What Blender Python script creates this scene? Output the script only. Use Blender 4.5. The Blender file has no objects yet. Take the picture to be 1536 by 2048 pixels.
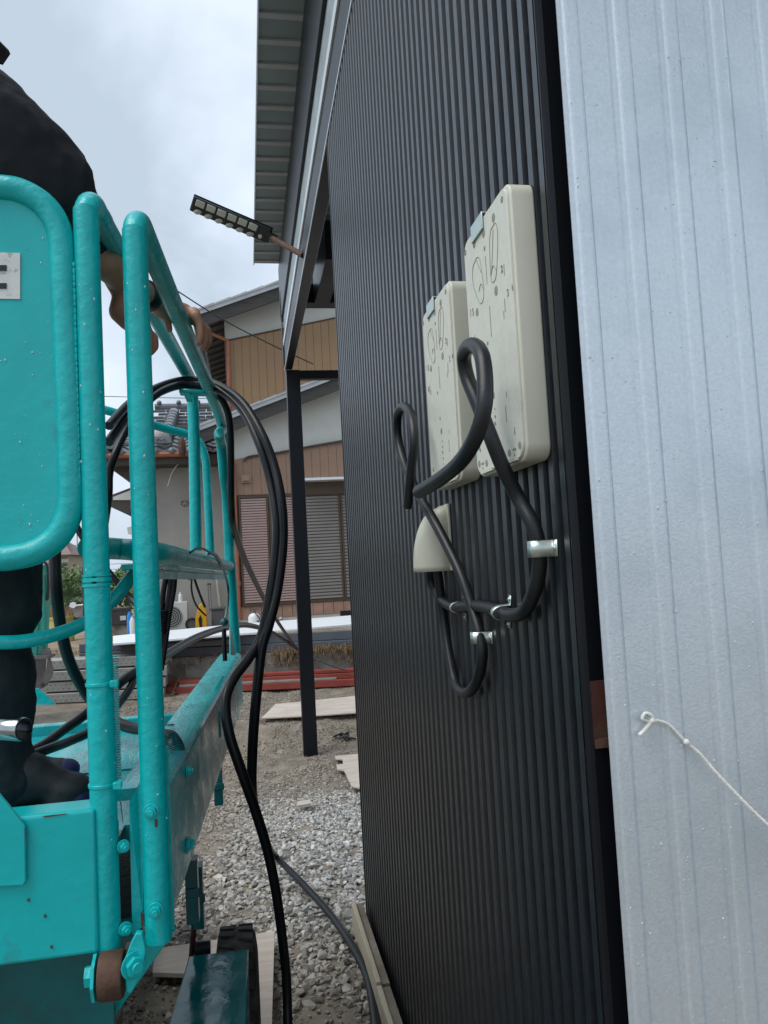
import bpy, math, random
import numpy as np
from mathutils import Vector, Matrix
R = math.radians
random.seed(7); rng = np.random.default_rng(7)
S = bpy.context.scene
COL = S.collection

# ---------------------------------------------------------------- camera
F = 1539.0
Uv = Vector((-1289, -23714, 1539)).normalized()
Dv = Vector((-271, 115, 1539)); Dv = (Dv - Uv * Dv.dot(Uv)).normalized()
Xv = Dv.cross(Uv)
CAM = Vector((0, 0, 1.5))
def w3(v): return Vector((Xv.dot(v), Dv.dot(v), Uv.dot(v)))
cd = bpy.data.cameras.new('camera'); cam = bpy.data.objects.new('camera', cd); COL.objects.link(cam)
cr, cu, cb = w3(Vector((1, 0, 0))), w3(Vector((0, -1, 0))), w3(Vector((0, 0, -1)))
mm = Matrix(((cr.x, cu.x, cb.x, CAM.x), (cr.y, cu.y, cb.y, CAM.y), (cr.z, cu.z, cb.z, CAM.z), (0, 0, 0, 1)))
cam.matrix_world = mm
cd.sensor_fit = 'VERTICAL'; cd.sensor_height = 24; cd.sensor_width = 18
cd.lens = 24 * F / 2048; cd.clip_start = 0.02; cd.clip_end = 2000
S.camera = cam
S.render.resolution_x = 768; S.render.resolution_y = 1024

# ---------------------------------------------------------------- sky, sun, exposure
SUN_EL, SUN_AZ = 58, 250          # azimuth the light comes from, degrees clockwise from +Y
W = bpy.data.worlds.new('World'); S.world = W; W.use_nodes = True
nt = W.node_tree; nt.nodes.clear()
def N(t, **k):
    n = nt.nodes.new(t)
    for a, b in k.items(): setattr(n, a, b)
    return n
sky = N('ShaderNodeTexSky', sky_type='NISHITA'); sky.sun_disc = False
sky.sun_elevation = R(SUN_EL); sky.sun_rotation = R(SUN_AZ); sky.dust_density = 3
tc = N('ShaderNodeTexCoord'); mp = N('ShaderNodeMapping'); mp.inputs['Scale'].default_value = (1.0, 1.0, 1.7)
mp.inputs['Location'].default_value = (0.35, 0.2, 0.1)
ns = N('ShaderNodeTexNoise'); ns.inputs['Scale'].default_value = 2.6; ns.inputs['Detail'].default_value = 6; ns.inputs['Roughness'].default_value = 0.5
ns.inputs['Distortion'].default_value = 0.3
ramp = N('ShaderNodeValToRGB')
ramp.color_ramp.elements[0].position = 0.40; ramp.color_ramp.elements[0].color = (4.3, 5.1, 5.9, 1)
ramp.color_ramp.elements[1].position = 0.60; ramp.color_ramp.elements[1].color = (6.6, 7.4, 8.5, 1)
mix = N('ShaderNodeMix', data_type='RGBA'); mix.inputs[0].default_value = 0.9
bg = N('ShaderNodeBackground'); bg.inputs['Strength'].default_value = 0.098
out = N('ShaderNodeOutputWorld')
L = nt.links.new
L(tc.outputs['Generated'], mp.inputs[0]); L(mp.outputs[0], ns.inputs['Vector']); L(ns.outputs['Fac'], ramp.inputs[0])
L(sky.outputs[0], mix.inputs[6]); L(ramp.outputs[0], mix.inputs[7]); L(mix.outputs[2], bg.inputs[0]); L(bg.outputs[0], out.inputs[0])
sl = bpy.data.lights.new('sun', 'SUN'); sl.energy = 1.5; sl.angle = R(40); sl.color = (1, 0.97, 0.92)
so = bpy.data.objects.new('sun', sl); COL.objects.link(so)
a, e = R(SUN_AZ), R(SUN_EL)
sd = Vector((math.sin(a) * math.cos(e), math.cos(a) * math.cos(e), math.sin(e)))
so.rotation_euler = sd.to_track_quat('Z', 'Y').to_euler(); so.location = (-5, -5, 12)
S.view_settings.view_transform = 'Standard'; S.view_settings.look = 'None'
S.view_settings.exposure = 0.5; S.view_settings.gamma = 1; S.view_settings.use_curve_mapping = False
S.render.engine = 'CYCLES'
S.cycles.max_bounces = 6; S.cycles.diffuse_bounces = 3; S.cycles.glossy_bounces = 3

# ---------------------------------------------------------------- helpers
def ray(px, py): return w3(Vector(((px - 768) / F, (py - 1024) / F, 1)))
def at(px, py, x=None, y=None, z=None):
    r = ray(px, py)
    if x is not None: t = (x - CAM.x) / r.x
    elif y is not None: t = (y - CAM.y) / r.y
    else: t = (z - CAM.z) / r.z
    return CAM + t * r
def onp(px, py, P, n):
    r = ray(px, py); return CAM + r * ((P - CAM).dot(n) / r.dot(n))

MATS = {}
def mat(name, col, rough=0.6, metal=0.0, var=0.15, vs=8, bump=0.0, bs=60, col2=None, spec=0.5, stretch=None, dirt=None, ds=3, coat=0, vcol=False, rvar=0):
    m = bpy.data.materials.new(name); m.use_nodes = True; t = m.node_tree; b = t.nodes['Principled BSDF']
    MATS[name] = m
    b.inputs['Roughness'].default_value = rough; b.inputs['Metallic'].default_value = metal
    b.inputs['Specular IOR Level'].default_value = spec
    if coat: b.inputs['Coat Weight'].default_value = coat; b.inputs['Coat Roughness'].default_value = 0.12
    tc = t.nodes.new('ShaderNodeTexCoord'); mp = t.nodes.new('ShaderNodeMapping')
    if stretch: mp.inputs['Scale'].default_value = stretch
    t.links.new(tc.outputs['Object'], mp.inputs[0])
    n1 = t.nodes.new('ShaderNodeTexNoise'); n1.inputs['Scale'].default_value = vs; n1.inputs['Detail'].default_value = 6; n1.inputs['Roughness'].default_value = 0.6
    t.links.new(mp.outputs[0], n1.inputs['Vector'])
    cr = t.nodes.new('ShaderNodeValToRGB'); c = np.array(col)
    lo = tuple(np.clip(c * (1 - var), 0, 1)); hi = tuple(np.clip(np.array(col2) if col2 else c * (1 + var), 0, 1))
    cr.color_ramp.elements[0].position = 0.32; cr.color_ramp.elements[0].color = (*lo, 1)
    cr.color_ramp.elements[1].position = 0.68; cr.color_ramp.elements[1].color = (*hi, 1)
    t.links.new(n1.outputs['Fac'], cr.inputs[0]); o = cr.outputs[0]
    if vcol:
        at_ = t.nodes.new('ShaderNodeVertexColor'); at_.layer_name = 'Col'
        mx = t.nodes.new('ShaderNodeMix'); mx.data_type = 'RGBA'; mx.blend_type = 'MULTIPLY'; mx.inputs[0].default_value = 1
        t.links.new(o, mx.inputs[6]); t.links.new(at_.outputs[0], mx.inputs[7]); o = mx.outputs[2]
    if dirt:
        n3 = t.nodes.new('ShaderNodeTexNoise'); n3.inputs['Scale'].default_value = ds; n3.inputs['Detail'].default_value = 8; n3.inputs['Roughness'].default_value = 0.65
        t.links.new(mp.outputs[0], n3.inputs['Vector'])
        r3 = t.nodes.new('ShaderNodeValToRGB'); r3.color_ramp.elements[0].position = dirt[1]; r3.color_ramp.elements[1].position = dirt[1] + dirt[2]
        t.links.new(n3.outputs['Fac'], r3.inputs[0])
        mx = t.nodes.new('ShaderNodeMix'); mx.data_type = 'RGBA'
        t.links.new(r3.outputs[0], mx.inputs[0]); t.links.new(o, mx.inputs[6]); mx.inputs[7].default_value = (*dirt[0], 1); o = mx.outputs[2]
    t.links.new(o, b.inputs['Base Color'])
    if rvar:
        n4 = t.nodes.new('ShaderNodeTexNoise'); n4.inputs['Scale'].default_value = vs * 1.7; n4.inputs['Detail'].default_value = 5
        t.links.new(mp.outputs[0], n4.inputs['Vector'])
        mr = t.nodes.new('ShaderNodeMapRange'); mr.inputs[1].default_value = 0.3; mr.inputs[2].default_value = 0.7
        mr.inputs[3].default_value = max(rough - rvar, 0.02); mr.inputs[4].default_value = min(rough + rvar, 1)
        t.links.new(n4.outputs['Fac'], mr.inputs[0]); t.links.new(mr.outputs[0], b.inputs['Roughness'])
    if bump:
        n2 = t.nodes.new('ShaderNodeTexNoise'); n2.inputs['Scale'].default_value = bs; n2.inputs['Detail'].default_value = 4
        t.links.new(mp.outputs[0], n2.inputs['Vector'])
        bp = t.nodes.new('ShaderNodeBump'); bp.inputs['Strength'].default_value = bump; bp.inputs['Distance'].default_value = 0.004
        t.links.new(n2.outputs['Fac'], bp.inputs['Height']); t.links.new(bp.outputs[0], b.inputs['Normal'])
    return m

class MB:
    def __init__(s): s.v = []; s.f = []; s.c = None
    def add(s, vs, fs):
        k = len(s.v); s.v += [tuple(v) for v in vs]; s.f += [tuple(i + k for i in f) for f in fs]; return s
    def box(s, a, b, M=None):
        x0, y0, z0 = a; x1, y1, z1 = b
        vs = [Vector(p) for p in ((x0,y0,z0),(x1,y0,z0),(x1,y1,z0),(x0,y1,z0),(x0,y0,z1),(x1,y0,z1),(x1,y1,z1),(x0,y1,z1))]
        if M is not None: vs = [M @ v for v in vs]
        return s.add(vs, [(0,3,2,1),(4,5,6,7),(0,1,5,4),(1,2,6,5),(2,3,7,6),(3,0,4,7)])
    def prism(s, poly, off):
        poly = [Vector(p) for p in poly]; off = Vector(off); n = len(poly)
        nrm = Vector((0, 0, 0))
        for i in range(n):
            nrm += poly[i].cross(poly[(i + 1) % n])
        if nrm.dot(off) > 0: poly = poly[::-1]
        return s.add(poly + [p + off for p in poly], [tuple(range(n)), tuple(range(2 * n - 1, n - 1, -1))] + [(i, i + n, (i + 1) % n + n, (i + 1) % n) for i in range(n)])
    def tube(s, pts, r, n=10, caps=True):
        pts = [Vector(p) for p in pts]; m = len(pts)
        rs = r if isinstance(r, (list, tuple)) else [r] * m
        up = None; rings = []
        for i, p in enumerate(pts):
            d = (pts[min(i + 1, m - 1)] - pts[max(i - 1, 0)]).normalized()
            if up is None:
                up = d.orthogonal().normalized()
            up = (up - d * up.dot(d))
            up = up.normalized() if up.length > 1e-6 else d.orthogonal().normalized()
            q = d.cross(up)
            rings.append([p + (up * math.cos(2 * math.pi * k / n) + q * math.sin(2 * math.pi * k / n)) * rs[i] for k in range(n)])
        vs = [v for ring in rings for v in ring]
        fs = [(i * n + k, i * n + (k + 1) % n, (i + 1) * n + (k + 1) % n, (i + 1) * n + k) for i in range(m - 1) for k in range(n)]
        if caps: fs += [tuple(range(n - 1, -1, -1)), tuple((m - 1) * n + k for k in range(n))]
        return s.add(vs, fs)
    def ball(s, c, r, seg=10, rg=6, M=None):
        c = Vector(c); r = r if isinstance(r, (tuple, list)) else (r, r, r)
        vs = []; 
        for i in range(rg + 1):
            t = math.pi * i / rg
            for k in range(seg):
                p = 2 * math.pi * k / seg
                v = Vector((r[0] * math.sin(t) * math.cos(p), r[1] * math.sin(t) * math.sin(p), r[2] * math.cos(t)))
                if M is not None: v = M @ v
                vs.append(c + v)
        fs = [(i * seg + k, (i + 1) * seg + k, (i + 1) * seg + (k + 1) % seg, i * seg + (k + 1) % seg) for i in range(rg) for k in range(seg)]
        return s.add(vs, fs)
    def sheet(s, quad):
        return s.add(quad, [tuple(range(len(quad)))])
    def mesh(s, name, m=None, smooth=False):
        me = bpy.data.meshes.new(name); me.from_pydata(s.v, [], s.f); me.update()
        if m is not None: me.materials.append(MATS[m] if isinstance(m, str) else m)
        if smooth:
            me.polygons.foreach_set('use_smooth', [True] * len(me.polygons))
            try: me.set_sharp_from_angle(angle=R(42))
            except Exception: pass
        return me
    def build(s, name, m, parent=None, smooth=False, bevel=0, origin=None, seg=2, label=None):
        if parent is None and origin is None:
            vv = np.array(s.v); origin = Vector(((vv[:,0].min()+vv[:,0].max())/2, (vv[:,1].min()+vv[:,1].max())/2, vv[:,2].min()))
        if origin is not None: s.v = [tuple(Vector(v) - Vector(origin)) for v in s.v]
        o = bpy.data.objects.new(name, s.mesh(name, m, smooth)); COL.objects.link(o)
        if origin is not None: o.location = origin
        if parent is not None:
            o.parent = parent; wl = parent.get('_w', None)
            o.location = (Vector(origin) if origin is not None else Vector((0,0,0))) - Vector(wl if wl else parent.location)
            o['_w'] = (0.0, 0.0, 0.0) if origin is None else tuple(origin)
        else: o['_w'] = tuple(origin)
        if bevel:
            b = o.modifiers.new('bevel', 'BEVEL'); b.width = bevel; b.segments = seg; b.limit_method = 'ANGLE'; b.angle_limit = R(35)
            o.data.polygons.foreach_set('use_smooth', [True] * len(o.data.polygons))
            try: o.data.set_sharp_from_angle(angle=R(42))
            except Exception: pass
        if label: o['label'] = label
        return o
def tag(o, label=None, cat=None, group=None, kind=None):
    if label: o['label'] = label
    if cat: o['category'] = cat
    if group: o['group'] = group
    if kind: o['kind'] = kind
    return o
def thing(name, loc, label, cat, group=None):
    o = bpy.data.objects.new(name, None); COL.objects.link(o); o.location = loc; o['_w'] = tuple(loc); o.empty_display_size = 0.1
    return tag(o, label, cat, group)
def inst(name, me, parent, loc, rot=None, scale=None):
    o = bpy.data.objects.new(name, me); COL.objects.link(o); o.parent = parent
    o.location = Vector(loc) - Vector(parent['_w'])
    if rot is not None: o.rotation_euler = rot
    if scale is not None: o.scale = scale
    return o
def spline(pts, k=8):
    pts = [Vector(p) for p in pts]; q = [pts[0] * 2 - pts[1]] + pts + [pts[-1] * 2 - pts[-2]]; out = []
    for i in range(1, len(q) - 2):
        for j in range(k):
            t = j / k; a, b, c, d = q[i-1], q[i], q[i+1], q[i+2]
            out.append(0.5 * ((2*b) + (c-a)*t + (2*a-5*b+4*c-d)*t*t + (3*b-a-3*c+d)*t**3))
    out.append(pts[-1]); return out
def rot2(p, ang):
    c, s_ = math.cos(ang), math.sin(ang); return (p[0]*c - p[1]*s_, p[0]*s_ + p[1]*c)

# ---------------------------------------------------------------- materials
mat('black_cladding', (0.006, 0.0105, 0.0155), 0.36, 0, 0.3, 60, 0.06, 500, spec=0.85, rvar=0.05, stretch=(1, 1, 0.5))
mat('black_steel', (0.006, 0.008, 0.012), 0.34, 0, 0.2, 10, 0.02, 80, spec=0.3)
mat('dark_gap', (0.003, 0.005, 0.008), 0.6, 0, 0.1, 5, spec=0.2)
mat('galvanised', (0.68, 0.755, 0.81), 0.45, 0.65, 0.06, 160, 0.13, 260, rvar=0.04, dirt=((0.45, 0.53, 0.59), 0.5, 0.4), ds=3)
mat('red_primer', (0.08, 0.024, 0.016), 0.7, 0, 0.3, 20, 0.2, 60, dirt=((0.08, 0.05, 0.03), 0.5, 0.15), ds=25)
mat('teal_flat', (0.0, 0.45, 0.46), 0.33, 0, 0.08, 6, 0.3, 35, rvar=0.06, dirt=((0.02, 0.32, 0.34), 0.6, 0.12), ds=14)
mat('teal_paint', (0.0, 0.45, 0.46), 0.33, 0, 0.09, 9, 0.7, 50, spec=0.5, rvar=0.08, dirt=((0.02, 0.3, 0.31), 0.62, 0.12), ds=22)
mat('teal_wet', (0.003, 0.36, 0.385), 0.27, 0, 0.15, 9, 0.35, 60, spec=0.6, rvar=0.1, stretch=(2.5, 0.7, 1), dirt=((0.03, 0.25, 0.26), 0.55, 0.15), ds=30)
mat('teal_dark_shaded', (0.0, 0.12, 0.13), 0.25, 0, 0.2, 8, 0.2, 60, dirt=((0.02, 0.07, 0.07), 0.5, 0.2), ds=10)  # dark teal; the shade beneath the lift is put into this colour
mat('teal_gloss', (0.0, 0.16, 0.17), 0.12, 0, 0.15, 8, 0.25, 22, spec=0.7, rvar=0.08)
mat('rust', (0.085, 0.042, 0.026), 0.75, 0, 0.4, 25, 0.4, 120)
mat('rubber', (0.011, 0.013, 0.016), 0.42, 0, 0.2, 10, 0.08, 120, spec=0.45)
mat('rubber_wet', (0.008, 0.010, 0.013), 0.36, 0, 0.2, 10, 0.10, 90, spec=0.35, dirt=((0.02, 0.022, 0.024), 0.66, 0.1), ds=30)
mat('tyre_rubber', (0.03, 0.028, 0.026), 0.8, 0, 0.3, 12, 0.5, 80, dirt=((0.13, 0.11, 0.09), 0.5, 0.2), ds=12)
mat('beige_plastic', (0.60, 0.60, 0.50), 0.42, 0, 0.04, 6, 0.06, 250)
mat('beige_textured', (0.63, 0.64, 0.56), 0.5, 0, 0.05, 60, 0.12, 330)
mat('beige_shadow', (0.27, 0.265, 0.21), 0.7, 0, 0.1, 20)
mat('zinc', (0.52, 0.60, 0.56), 0.36, 0.85, 0.1, 20, 0.1, 60)
mat('chrome', (0.42, 0.44, 0.46), 0.16, 1.0, 0.05, 5)
mat('string_white', (0.78, 0.77, 0.73), 0.8, 0, 0.1, 60, 0.5, 500)
mat('skin', (0.46, 0.25, 0.17), 0.5, 0, 0.12, 15, 0.12, 160)
mat('shirt_black', (0.016, 0.018, 0.024), 0.85, 0, 0.3, 5, 0.2, 300)
mat('trousers', (0.008, 0.017, 0.022), 0.85, 0, 0.3, 5, 0.3, 200)
mat('boot', (0.02, 0.024, 0.028), 0.6, 0, 0.3, 15, 0.3, 90)
mat('boot_blue', (0.01, 0.015, 0.09), 0.6, 0, 0.3, 15, 0.3, 90)
mat('hair', (0.01, 0.009, 0.008), 0.6, 0, 0.3, 60, 0.4, 200)
mat('sticker_white', (0.66, 0.68, 0.66), 0.4, 0, 0.06, 30, 0.3, 40, dirt=((0.42, 0.44, 0.43), 0.56, 0.03), ds=35)
mat('print_black', (0.01, 0.01, 0.012), 0.5)
mat('soffit_green', (0.24, 0.31, 0.32), 0.45, 0.2, 0.08, 3)
mat('soffit_rib', (0.46, 0.49, 0.5), 0.5, 0, 0.08, 3)
mat('fascia_board', (0.30, 0.36, 0.37), 0.5, 0, 0.2, 5, 0.15, 30, dirt=((0.16, 0.22, 0.25), 0.5, 0.2), ds=4)
mat('trim_light', (0.72, 0.76, 0.8), 0.35, 0.3, 0.05, 10)
mat('plaster_white', (0.60, 0.61, 0.57), 0.85, 0, 0.05, 3, 0.15, 40, dirt=((0.45, 0.46, 0.43), 0.58, 0.3), ds=1.5)
mat('plaster_grey', (0.36, 0.34, 0.31), 0.9, 0, 0.06, 3, 0.3, 50, dirt=((0.28, 0.265, 0.24), 0.52, 0.3), ds=1.2)
mat('cladding_brown', (0.29, 0.18, 0.12), 0.55, 0, 0.06, 2, 0.05, 20, dirt=((0.26, 0.15, 0.10), 0.55, 0.25), ds=1.5)
mat('cladding_ochre', (0.31, 0.19, 0.095), 0.55, 0, 0.06, 2, 0.05, 20, dirt=((0.30, 0.16, 0.10), 0.5, 0.3), ds=1.0)
mat('seam_dark', (0.10, 0.05, 0.03), 0.7)
mat('shutter_pink', (0.34, 0.24, 0.22), 0.5, 0, 0.05, 3)
mat('shutter_grey', (0.20, 0.185, 0.17), 0.5, 0, 0.06, 3)
mat('frame_bronze', (0.085, 0.06, 0.04), 0.45, 0.3, 0.1, 5)
mat('copper_pipe', (0.33, 0.11, 0.055), 0.45, 0, 0.15, 6)
mat('wood_dark', (0.07, 0.06, 0.052), 0.8, 0, 0.3, 8, 0.3, 40, stretch=(1, 1, 6))
mat('tile_edge', (0.42, 0.44, 0.46), 0.4, 0.1, 0.15, 3)
mat('wood_grey', (0.055, 0.052, 0.05), 0.85, 0, 0.3, 6, 0.3, 40, stretch=(0.4, 6, 6))
mat('roof_tile', (0.15, 0.165, 0.18), 0.33, 0.1, 0.25, 4, 0.1, 30, spec=0.6)
mat('tile_terracotta', (0.33, 0.2, 0.145), 0.7, 0, 0.15, 5)
mat('concrete', (0.30, 0.29, 0.26), 0.9, 0, 0.2, 5, 0.5, 40, dirt=((0.13, 0.12, 0.1), 0.5, 0.2), ds=4)
mat('concrete_light', (0.44, 0.43, 0.40), 0.9, 0, 0.12, 6, 0.3, 50)
mat('soil', (0.19, 0.16, 0.125), 0.95, 0, 0.35, 5, 1.0, 60, col2=(0.29, 0.25, 0.20), dirt=((0.16, 0.12, 0.08), 0.55, 0.15), ds=1.6)
mat('terrace_soil', (0.25, 0.17, 0.105), 0.95, 0, 0.35, 2.5, 0.9, 15, col2=(0.36, 0.29, 0.21), dirt=((0.16, 0.15, 0.13), 0.55, 0.1), ds=1.6)
mat('stone', (0.93, 0.93, 0.93), 0.9, 0, 0.3, 40, 0.6, 90, vcol=True)
mat('straw', (0.24, 0.165, 0.09), 0.9, 0, 0.3, 4, vcol=True)
mat('grass_green', (0.12, 0.2, 0.03), 0.7, 0, 0.3, 6)
mat('leaf_green', (0.05, 0.12, 0.03), 0.55, 0, 0.3, 6, col2=(0.12, 0.22, 0.05), vcol=True)
mat('palm_green', (0.03, 0.085, 0.03), 0.5, 0, 0.3, 6, col2=(0.08, 0.15, 0.045))
mat('bark', (0.09, 0.07, 0.05), 0.9, 0, 0.3, 8, 0.5, 40)
mat('white_metal', (0.80, 0.83, 0.86), 0.4, 0, 0.05, 3, 0.06, 20, dirt=((0.66, 0.70, 0.74), 0.5, 0.3), ds=2, stretch=(0.5, 3, 1))
mat('beam_grey', (0.085, 0.10, 0.125), 0.5, 0, 0.12, 4, 0.1, 20)
mat('scaffold_galv', (0.34, 0.34, 0.32), 0.5, 0.45, 0.12, 8, 0.2, 40, dirt=((0.25, 0.19, 0.13), 0.6, 0.15), ds=6)
mat('hole_black', (0.01, 0.01, 0.01), 0.9)
mat('red_steel', (0.26, 0.045, 0.03), 0.6, 0, 0.2, 6, 0.15, 40, dirt=((0.12, 0.05, 0.035), 0.58, 0.12), ds=6)
mat('plywood', (0.50, 0.42, 0.36), 0.8, 0, 0.12, 3, 0.2, 30, col2=(0.58, 0.52, 0.46), stretch=(1, 7, 1), dirt=((0.26, 0.21, 0.17), 0.60, 0.1), ds=5)
mat('timber', (0.50, 0.44, 0.33), 0.75, 0, 0.12, 5, 0.2, 60, stretch=(10, 0.6, 10), dirt=((0.32, 0.27, 0.19), 0.58, 0.12), ds=10)
mat('ac_white', (0.52, 0.52, 0.49), 0.5, 0, 0.04, 5)
mat('grille_dark', (0.05, 0.05, 0.05), 0.6)
mat('yellow_plastic', (0.62, 0.33, 0.01), 0.4, 0, 0.06, 6)
mat('bin_grey', (0.09, 0.09, 0.10), 0.55, 0, 0.1, 6)
mat('planter_yellow', (0.50, 0.45, 0.15), 0.5, 0, 0.08, 4)
mat('blue_plastic', (0.01, 0.22, 0.6), 0.35)
mat('white_plastic', (0.72, 0.74, 0.74), 0.4, 0, 0.04, 6)
mat('barrow', (0.26, 0.23, 0.22), 0.5, 0.2, 0.2, 6)
mat('excavator_teal', (0.02, 0.27, 0.21), 0.4, 0, 0.12, 4, dirt=((0.16, 0.2, 0.15), 0.55, 0.2), ds=3)
mat('excavator_steel', (0.14, 0.13, 0.125), 0.5, 0.4, 0.3, 6, 0.2, 20)
mat('house_beige', (0.32, 0.27, 0.2), 0.8)
mat('roof_brown', (0.22, 0.16, 0.15), 0.8, 0, 0.15, 6)
mat('brick_red', (0.25, 0.07, 0.04), 0.8)
mat('grey_clear', (0.42, 0.46, 0.5), 0.25, 0, 0.1, 20)
mat('glass_lens', (0.55, 0.58, 0.50), 0.12, 0, 0.08, 20, spec=0.8)
mat('led_housing', (0.03, 0.035, 0.04), 0.45)
mat('copper_red', (0.5, 0.02, 0.03), 0.4)
mat('water_glint', (0.75, 0.8, 0.83), 0.05, 0.0, 0.02, 4, spec=1.0)  # pale base colour stands in for the bright glint of the drops
MATS['water_glint'].node_tree.nodes['Principled BSDF'].inputs['Transmission Weight'].default_value = 0.25
MATS['water_glint'].node_tree.nodes['Principled BSDF'].inputs['IOR'].default_value = 1.33

# ================================================================ GROUND
def dip(y): return 0.0 if y < 3 else (-.27 * (y - 3) / 4.39 if y < 7.39 else (-.27 * (1 - min(1, (y - 7.39) / 1.9)) ** 1.0))
def atg(px, py, h=0.0):
    lo = CAM; r = ray(px, py); t = 1.0
    for _ in range(60):
        p = CAM + r * t; t += (p.z - dip(p.y) - h) / max(1e-6, -r.z) * .7
    return CAM + r * t
def gz(x, y): return dip(y) + 0.012 * math.sin(x * 3.1 + y * 1.7) + 0.010 * math.sin(x * 7.3 - y * 5.1 + 1) + 0.006 * math.sin(x * 17 + y * 13)
TZ = 0.42                       # top of the terrace behind
TD = Vector((0.977, -0.214, 0)); TN = Vector((-0.214, -0.977, 0)); TP = Vector((1.28, 9.80, 0))
def tfront(x): return TP.y + (x - TP.x) * (TD.y / TD.x)
def ground():
    xs = np.unique(np.concatenate([[-300, -100, -40, -20, -12, -8], np.arange(-6, -1.5, 0.25), np.arange(-1.5, 0.9, 0.04), np.arange(0.9, 4, 0.25), [6, 10, 20, 60, 300]]))
    ys = np.unique(np.concatenate([[-300, -60, -20, -8, -4, -2, 0, 1], np.arange(1.5, 6, 0.05), np.arange(6, 11, 0.10), [12, 16, 30, 80, 300]]))
    vs = []
    for y in ys:
        for x in xs:
            near = max(0, min(1, (5 - abs(x)) / 3)) * max(0, min(1, (12 - y) / 2)) * max(0, min(1, y + 1))
            vs.append((x, y, (gz(x, y) - dip(y) + rng.normal(0, 0.0035)) * near + (dip(y) if abs(x) < 7 else 0)))
    n = len(xs); fs = [(j*n+i, j*n+i+1, (j+1)*n+i+1, (j+1)*n+i) for j in range(len(ys)-1) for i in range(n-1)]
    m = MB(); m.v = vs; m.f = fs
    tag(m.build('ground', 'soil', smooth=True), kind='structure')
ground()
# terrace: raised ground from the retaining wall back, with a dirt bank at its left end
m = MB(); xs = list(np.concatenate([[-300, -60, -20, -8], np.arange(-6, 4, 0.2), [6, 20, 60, 300]]))
rows = [0.0, 0.05, 0.3, 0.8, 1.6, 2.6, 4, 6, 9, 14, 30, 100, 280]
for r_ in rows:
    for x in xs:
        bank = 1 if x < -0.9 else 0
        y = tfront(max(-6, min(6, x))) + 0.12 + r_ - (0.75 * (1 - min(r_, 1.6) / 1.6) if bank else 0)
        z = TZ if not bank else (-0.02 + (TZ + 0.02) * min(1, r_ / 1.6)) 
        if r_ == 0 and not bank: z = -0.05
        z += (0.02 * math.sin(x * 5 + r_ * 4) + rng.normal(0, 0.012)) if 0 < r_ < 9 else 0
        m.v.append((x, y, z))
n = len(xs); m.f = [(j*n+i, j*n+i+1, (j+1)*n+i+1, (j+1)*n+i) for j in range(len(rows)-1) for i in range(n-1)]
tag(m.build('terrace_ground', 'terrace_soil', smooth=True), kind='structure')

# crushed stones, one object (nobody could count them)
def ico(sub):
    import bmesh
    b = bmesh.new(); bmesh.ops.create_icosphere(b, subdivisions=sub, radius=1); b.verts.ensure_lookup_table()
    v = np.array([x.co[:] for x in b.verts]); f = np.array([[q.index for q in p.verts] for p in b.faces]); b.free(); return v, f
def scatter(name, pts, sizes, cols, sub, label=None):
    v0, f0 = ico(sub); n = len(pts); nv = len(v0)
    var = []
    for k in range(24):
        d = rng.normal(size=(11, 3)); d /= np.linalg.norm(d, axis=1)[:, None]; h = rng.uniform(0.42, 0.8, 11)
        v = v0.copy()
        for a_, b_ in zip(d, h):
            q = v @ a_; ex = np.clip(q - b_, 0, None); v = v - ex[:, None] * a_
        v *= rng.uniform(0.75, 1.45, 3); v += rng.normal(0, 0.03, v.shape); var.append(v)
    var = np.array(var); idx = rng.integers(0, 24, n); V = var[idx]
    q = rng.normal(size=(n, 4)); q /= np.linalg.norm(q, axis=1)[:, None]; w, x, y, z = q.T
    Rm = np.stack([np.stack([1-2*(y*y+z*z), 2*(x*y-z*w), 2*(x*z+y*w)], -1), np.stack([2*(x*y+z*w), 1-2*(x*x+z*z), 2*(y*z-x*w)], -1), np.stack([2*(x*z-y*w), 2*(y*z+x*w), 1-2*(x*x+y*y)], -1)], 1)
    V = np.einsum('nij,nvj->nvi', Rm, V); V[:, :, 2] *= 0.75
    V = V * sizes[:, None, None] + pts[:, None, :]
    Fc = (f0[None] + (np.arange(n) * nv)[:, None, None]).reshape(-1, 3)
    me = bpy.data.meshes.new(name); me.vertices.add(n * nv); me.vertices.foreach_set('co', V.reshape(-1).astype(np.float32))
    me.loops.add(len(Fc) * 3); me.loops.foreach_set('vertex_index', Fc.reshape(-1).astype(np.int32))
    me.polygons.add(len(Fc)); me.polygons.foreach_set('loop_start', np.arange(0, len(Fc) * 3, 3, dtype=np.int32))
    me.polygons.foreach_set('use_smooth', [False] * len(Fc)); me.update(calc_edges=True); me.validate()
    ca = me.color_attributes.new('Col', 'FLOAT_COLOR', 'POINT')
    cc = np.ones((n * nv, 4), np.float32); cc[:, :3] = np.repeat(cols, nv, axis=0); ca.data.foreach_set('color', cc.reshape(-1))
    me.materials.append(MATS['stone']); o = bpy.data.objects.new(name, me); COL.objects.link(o)
    return tag(o, label, 'gravel', kind='stuff')
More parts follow.
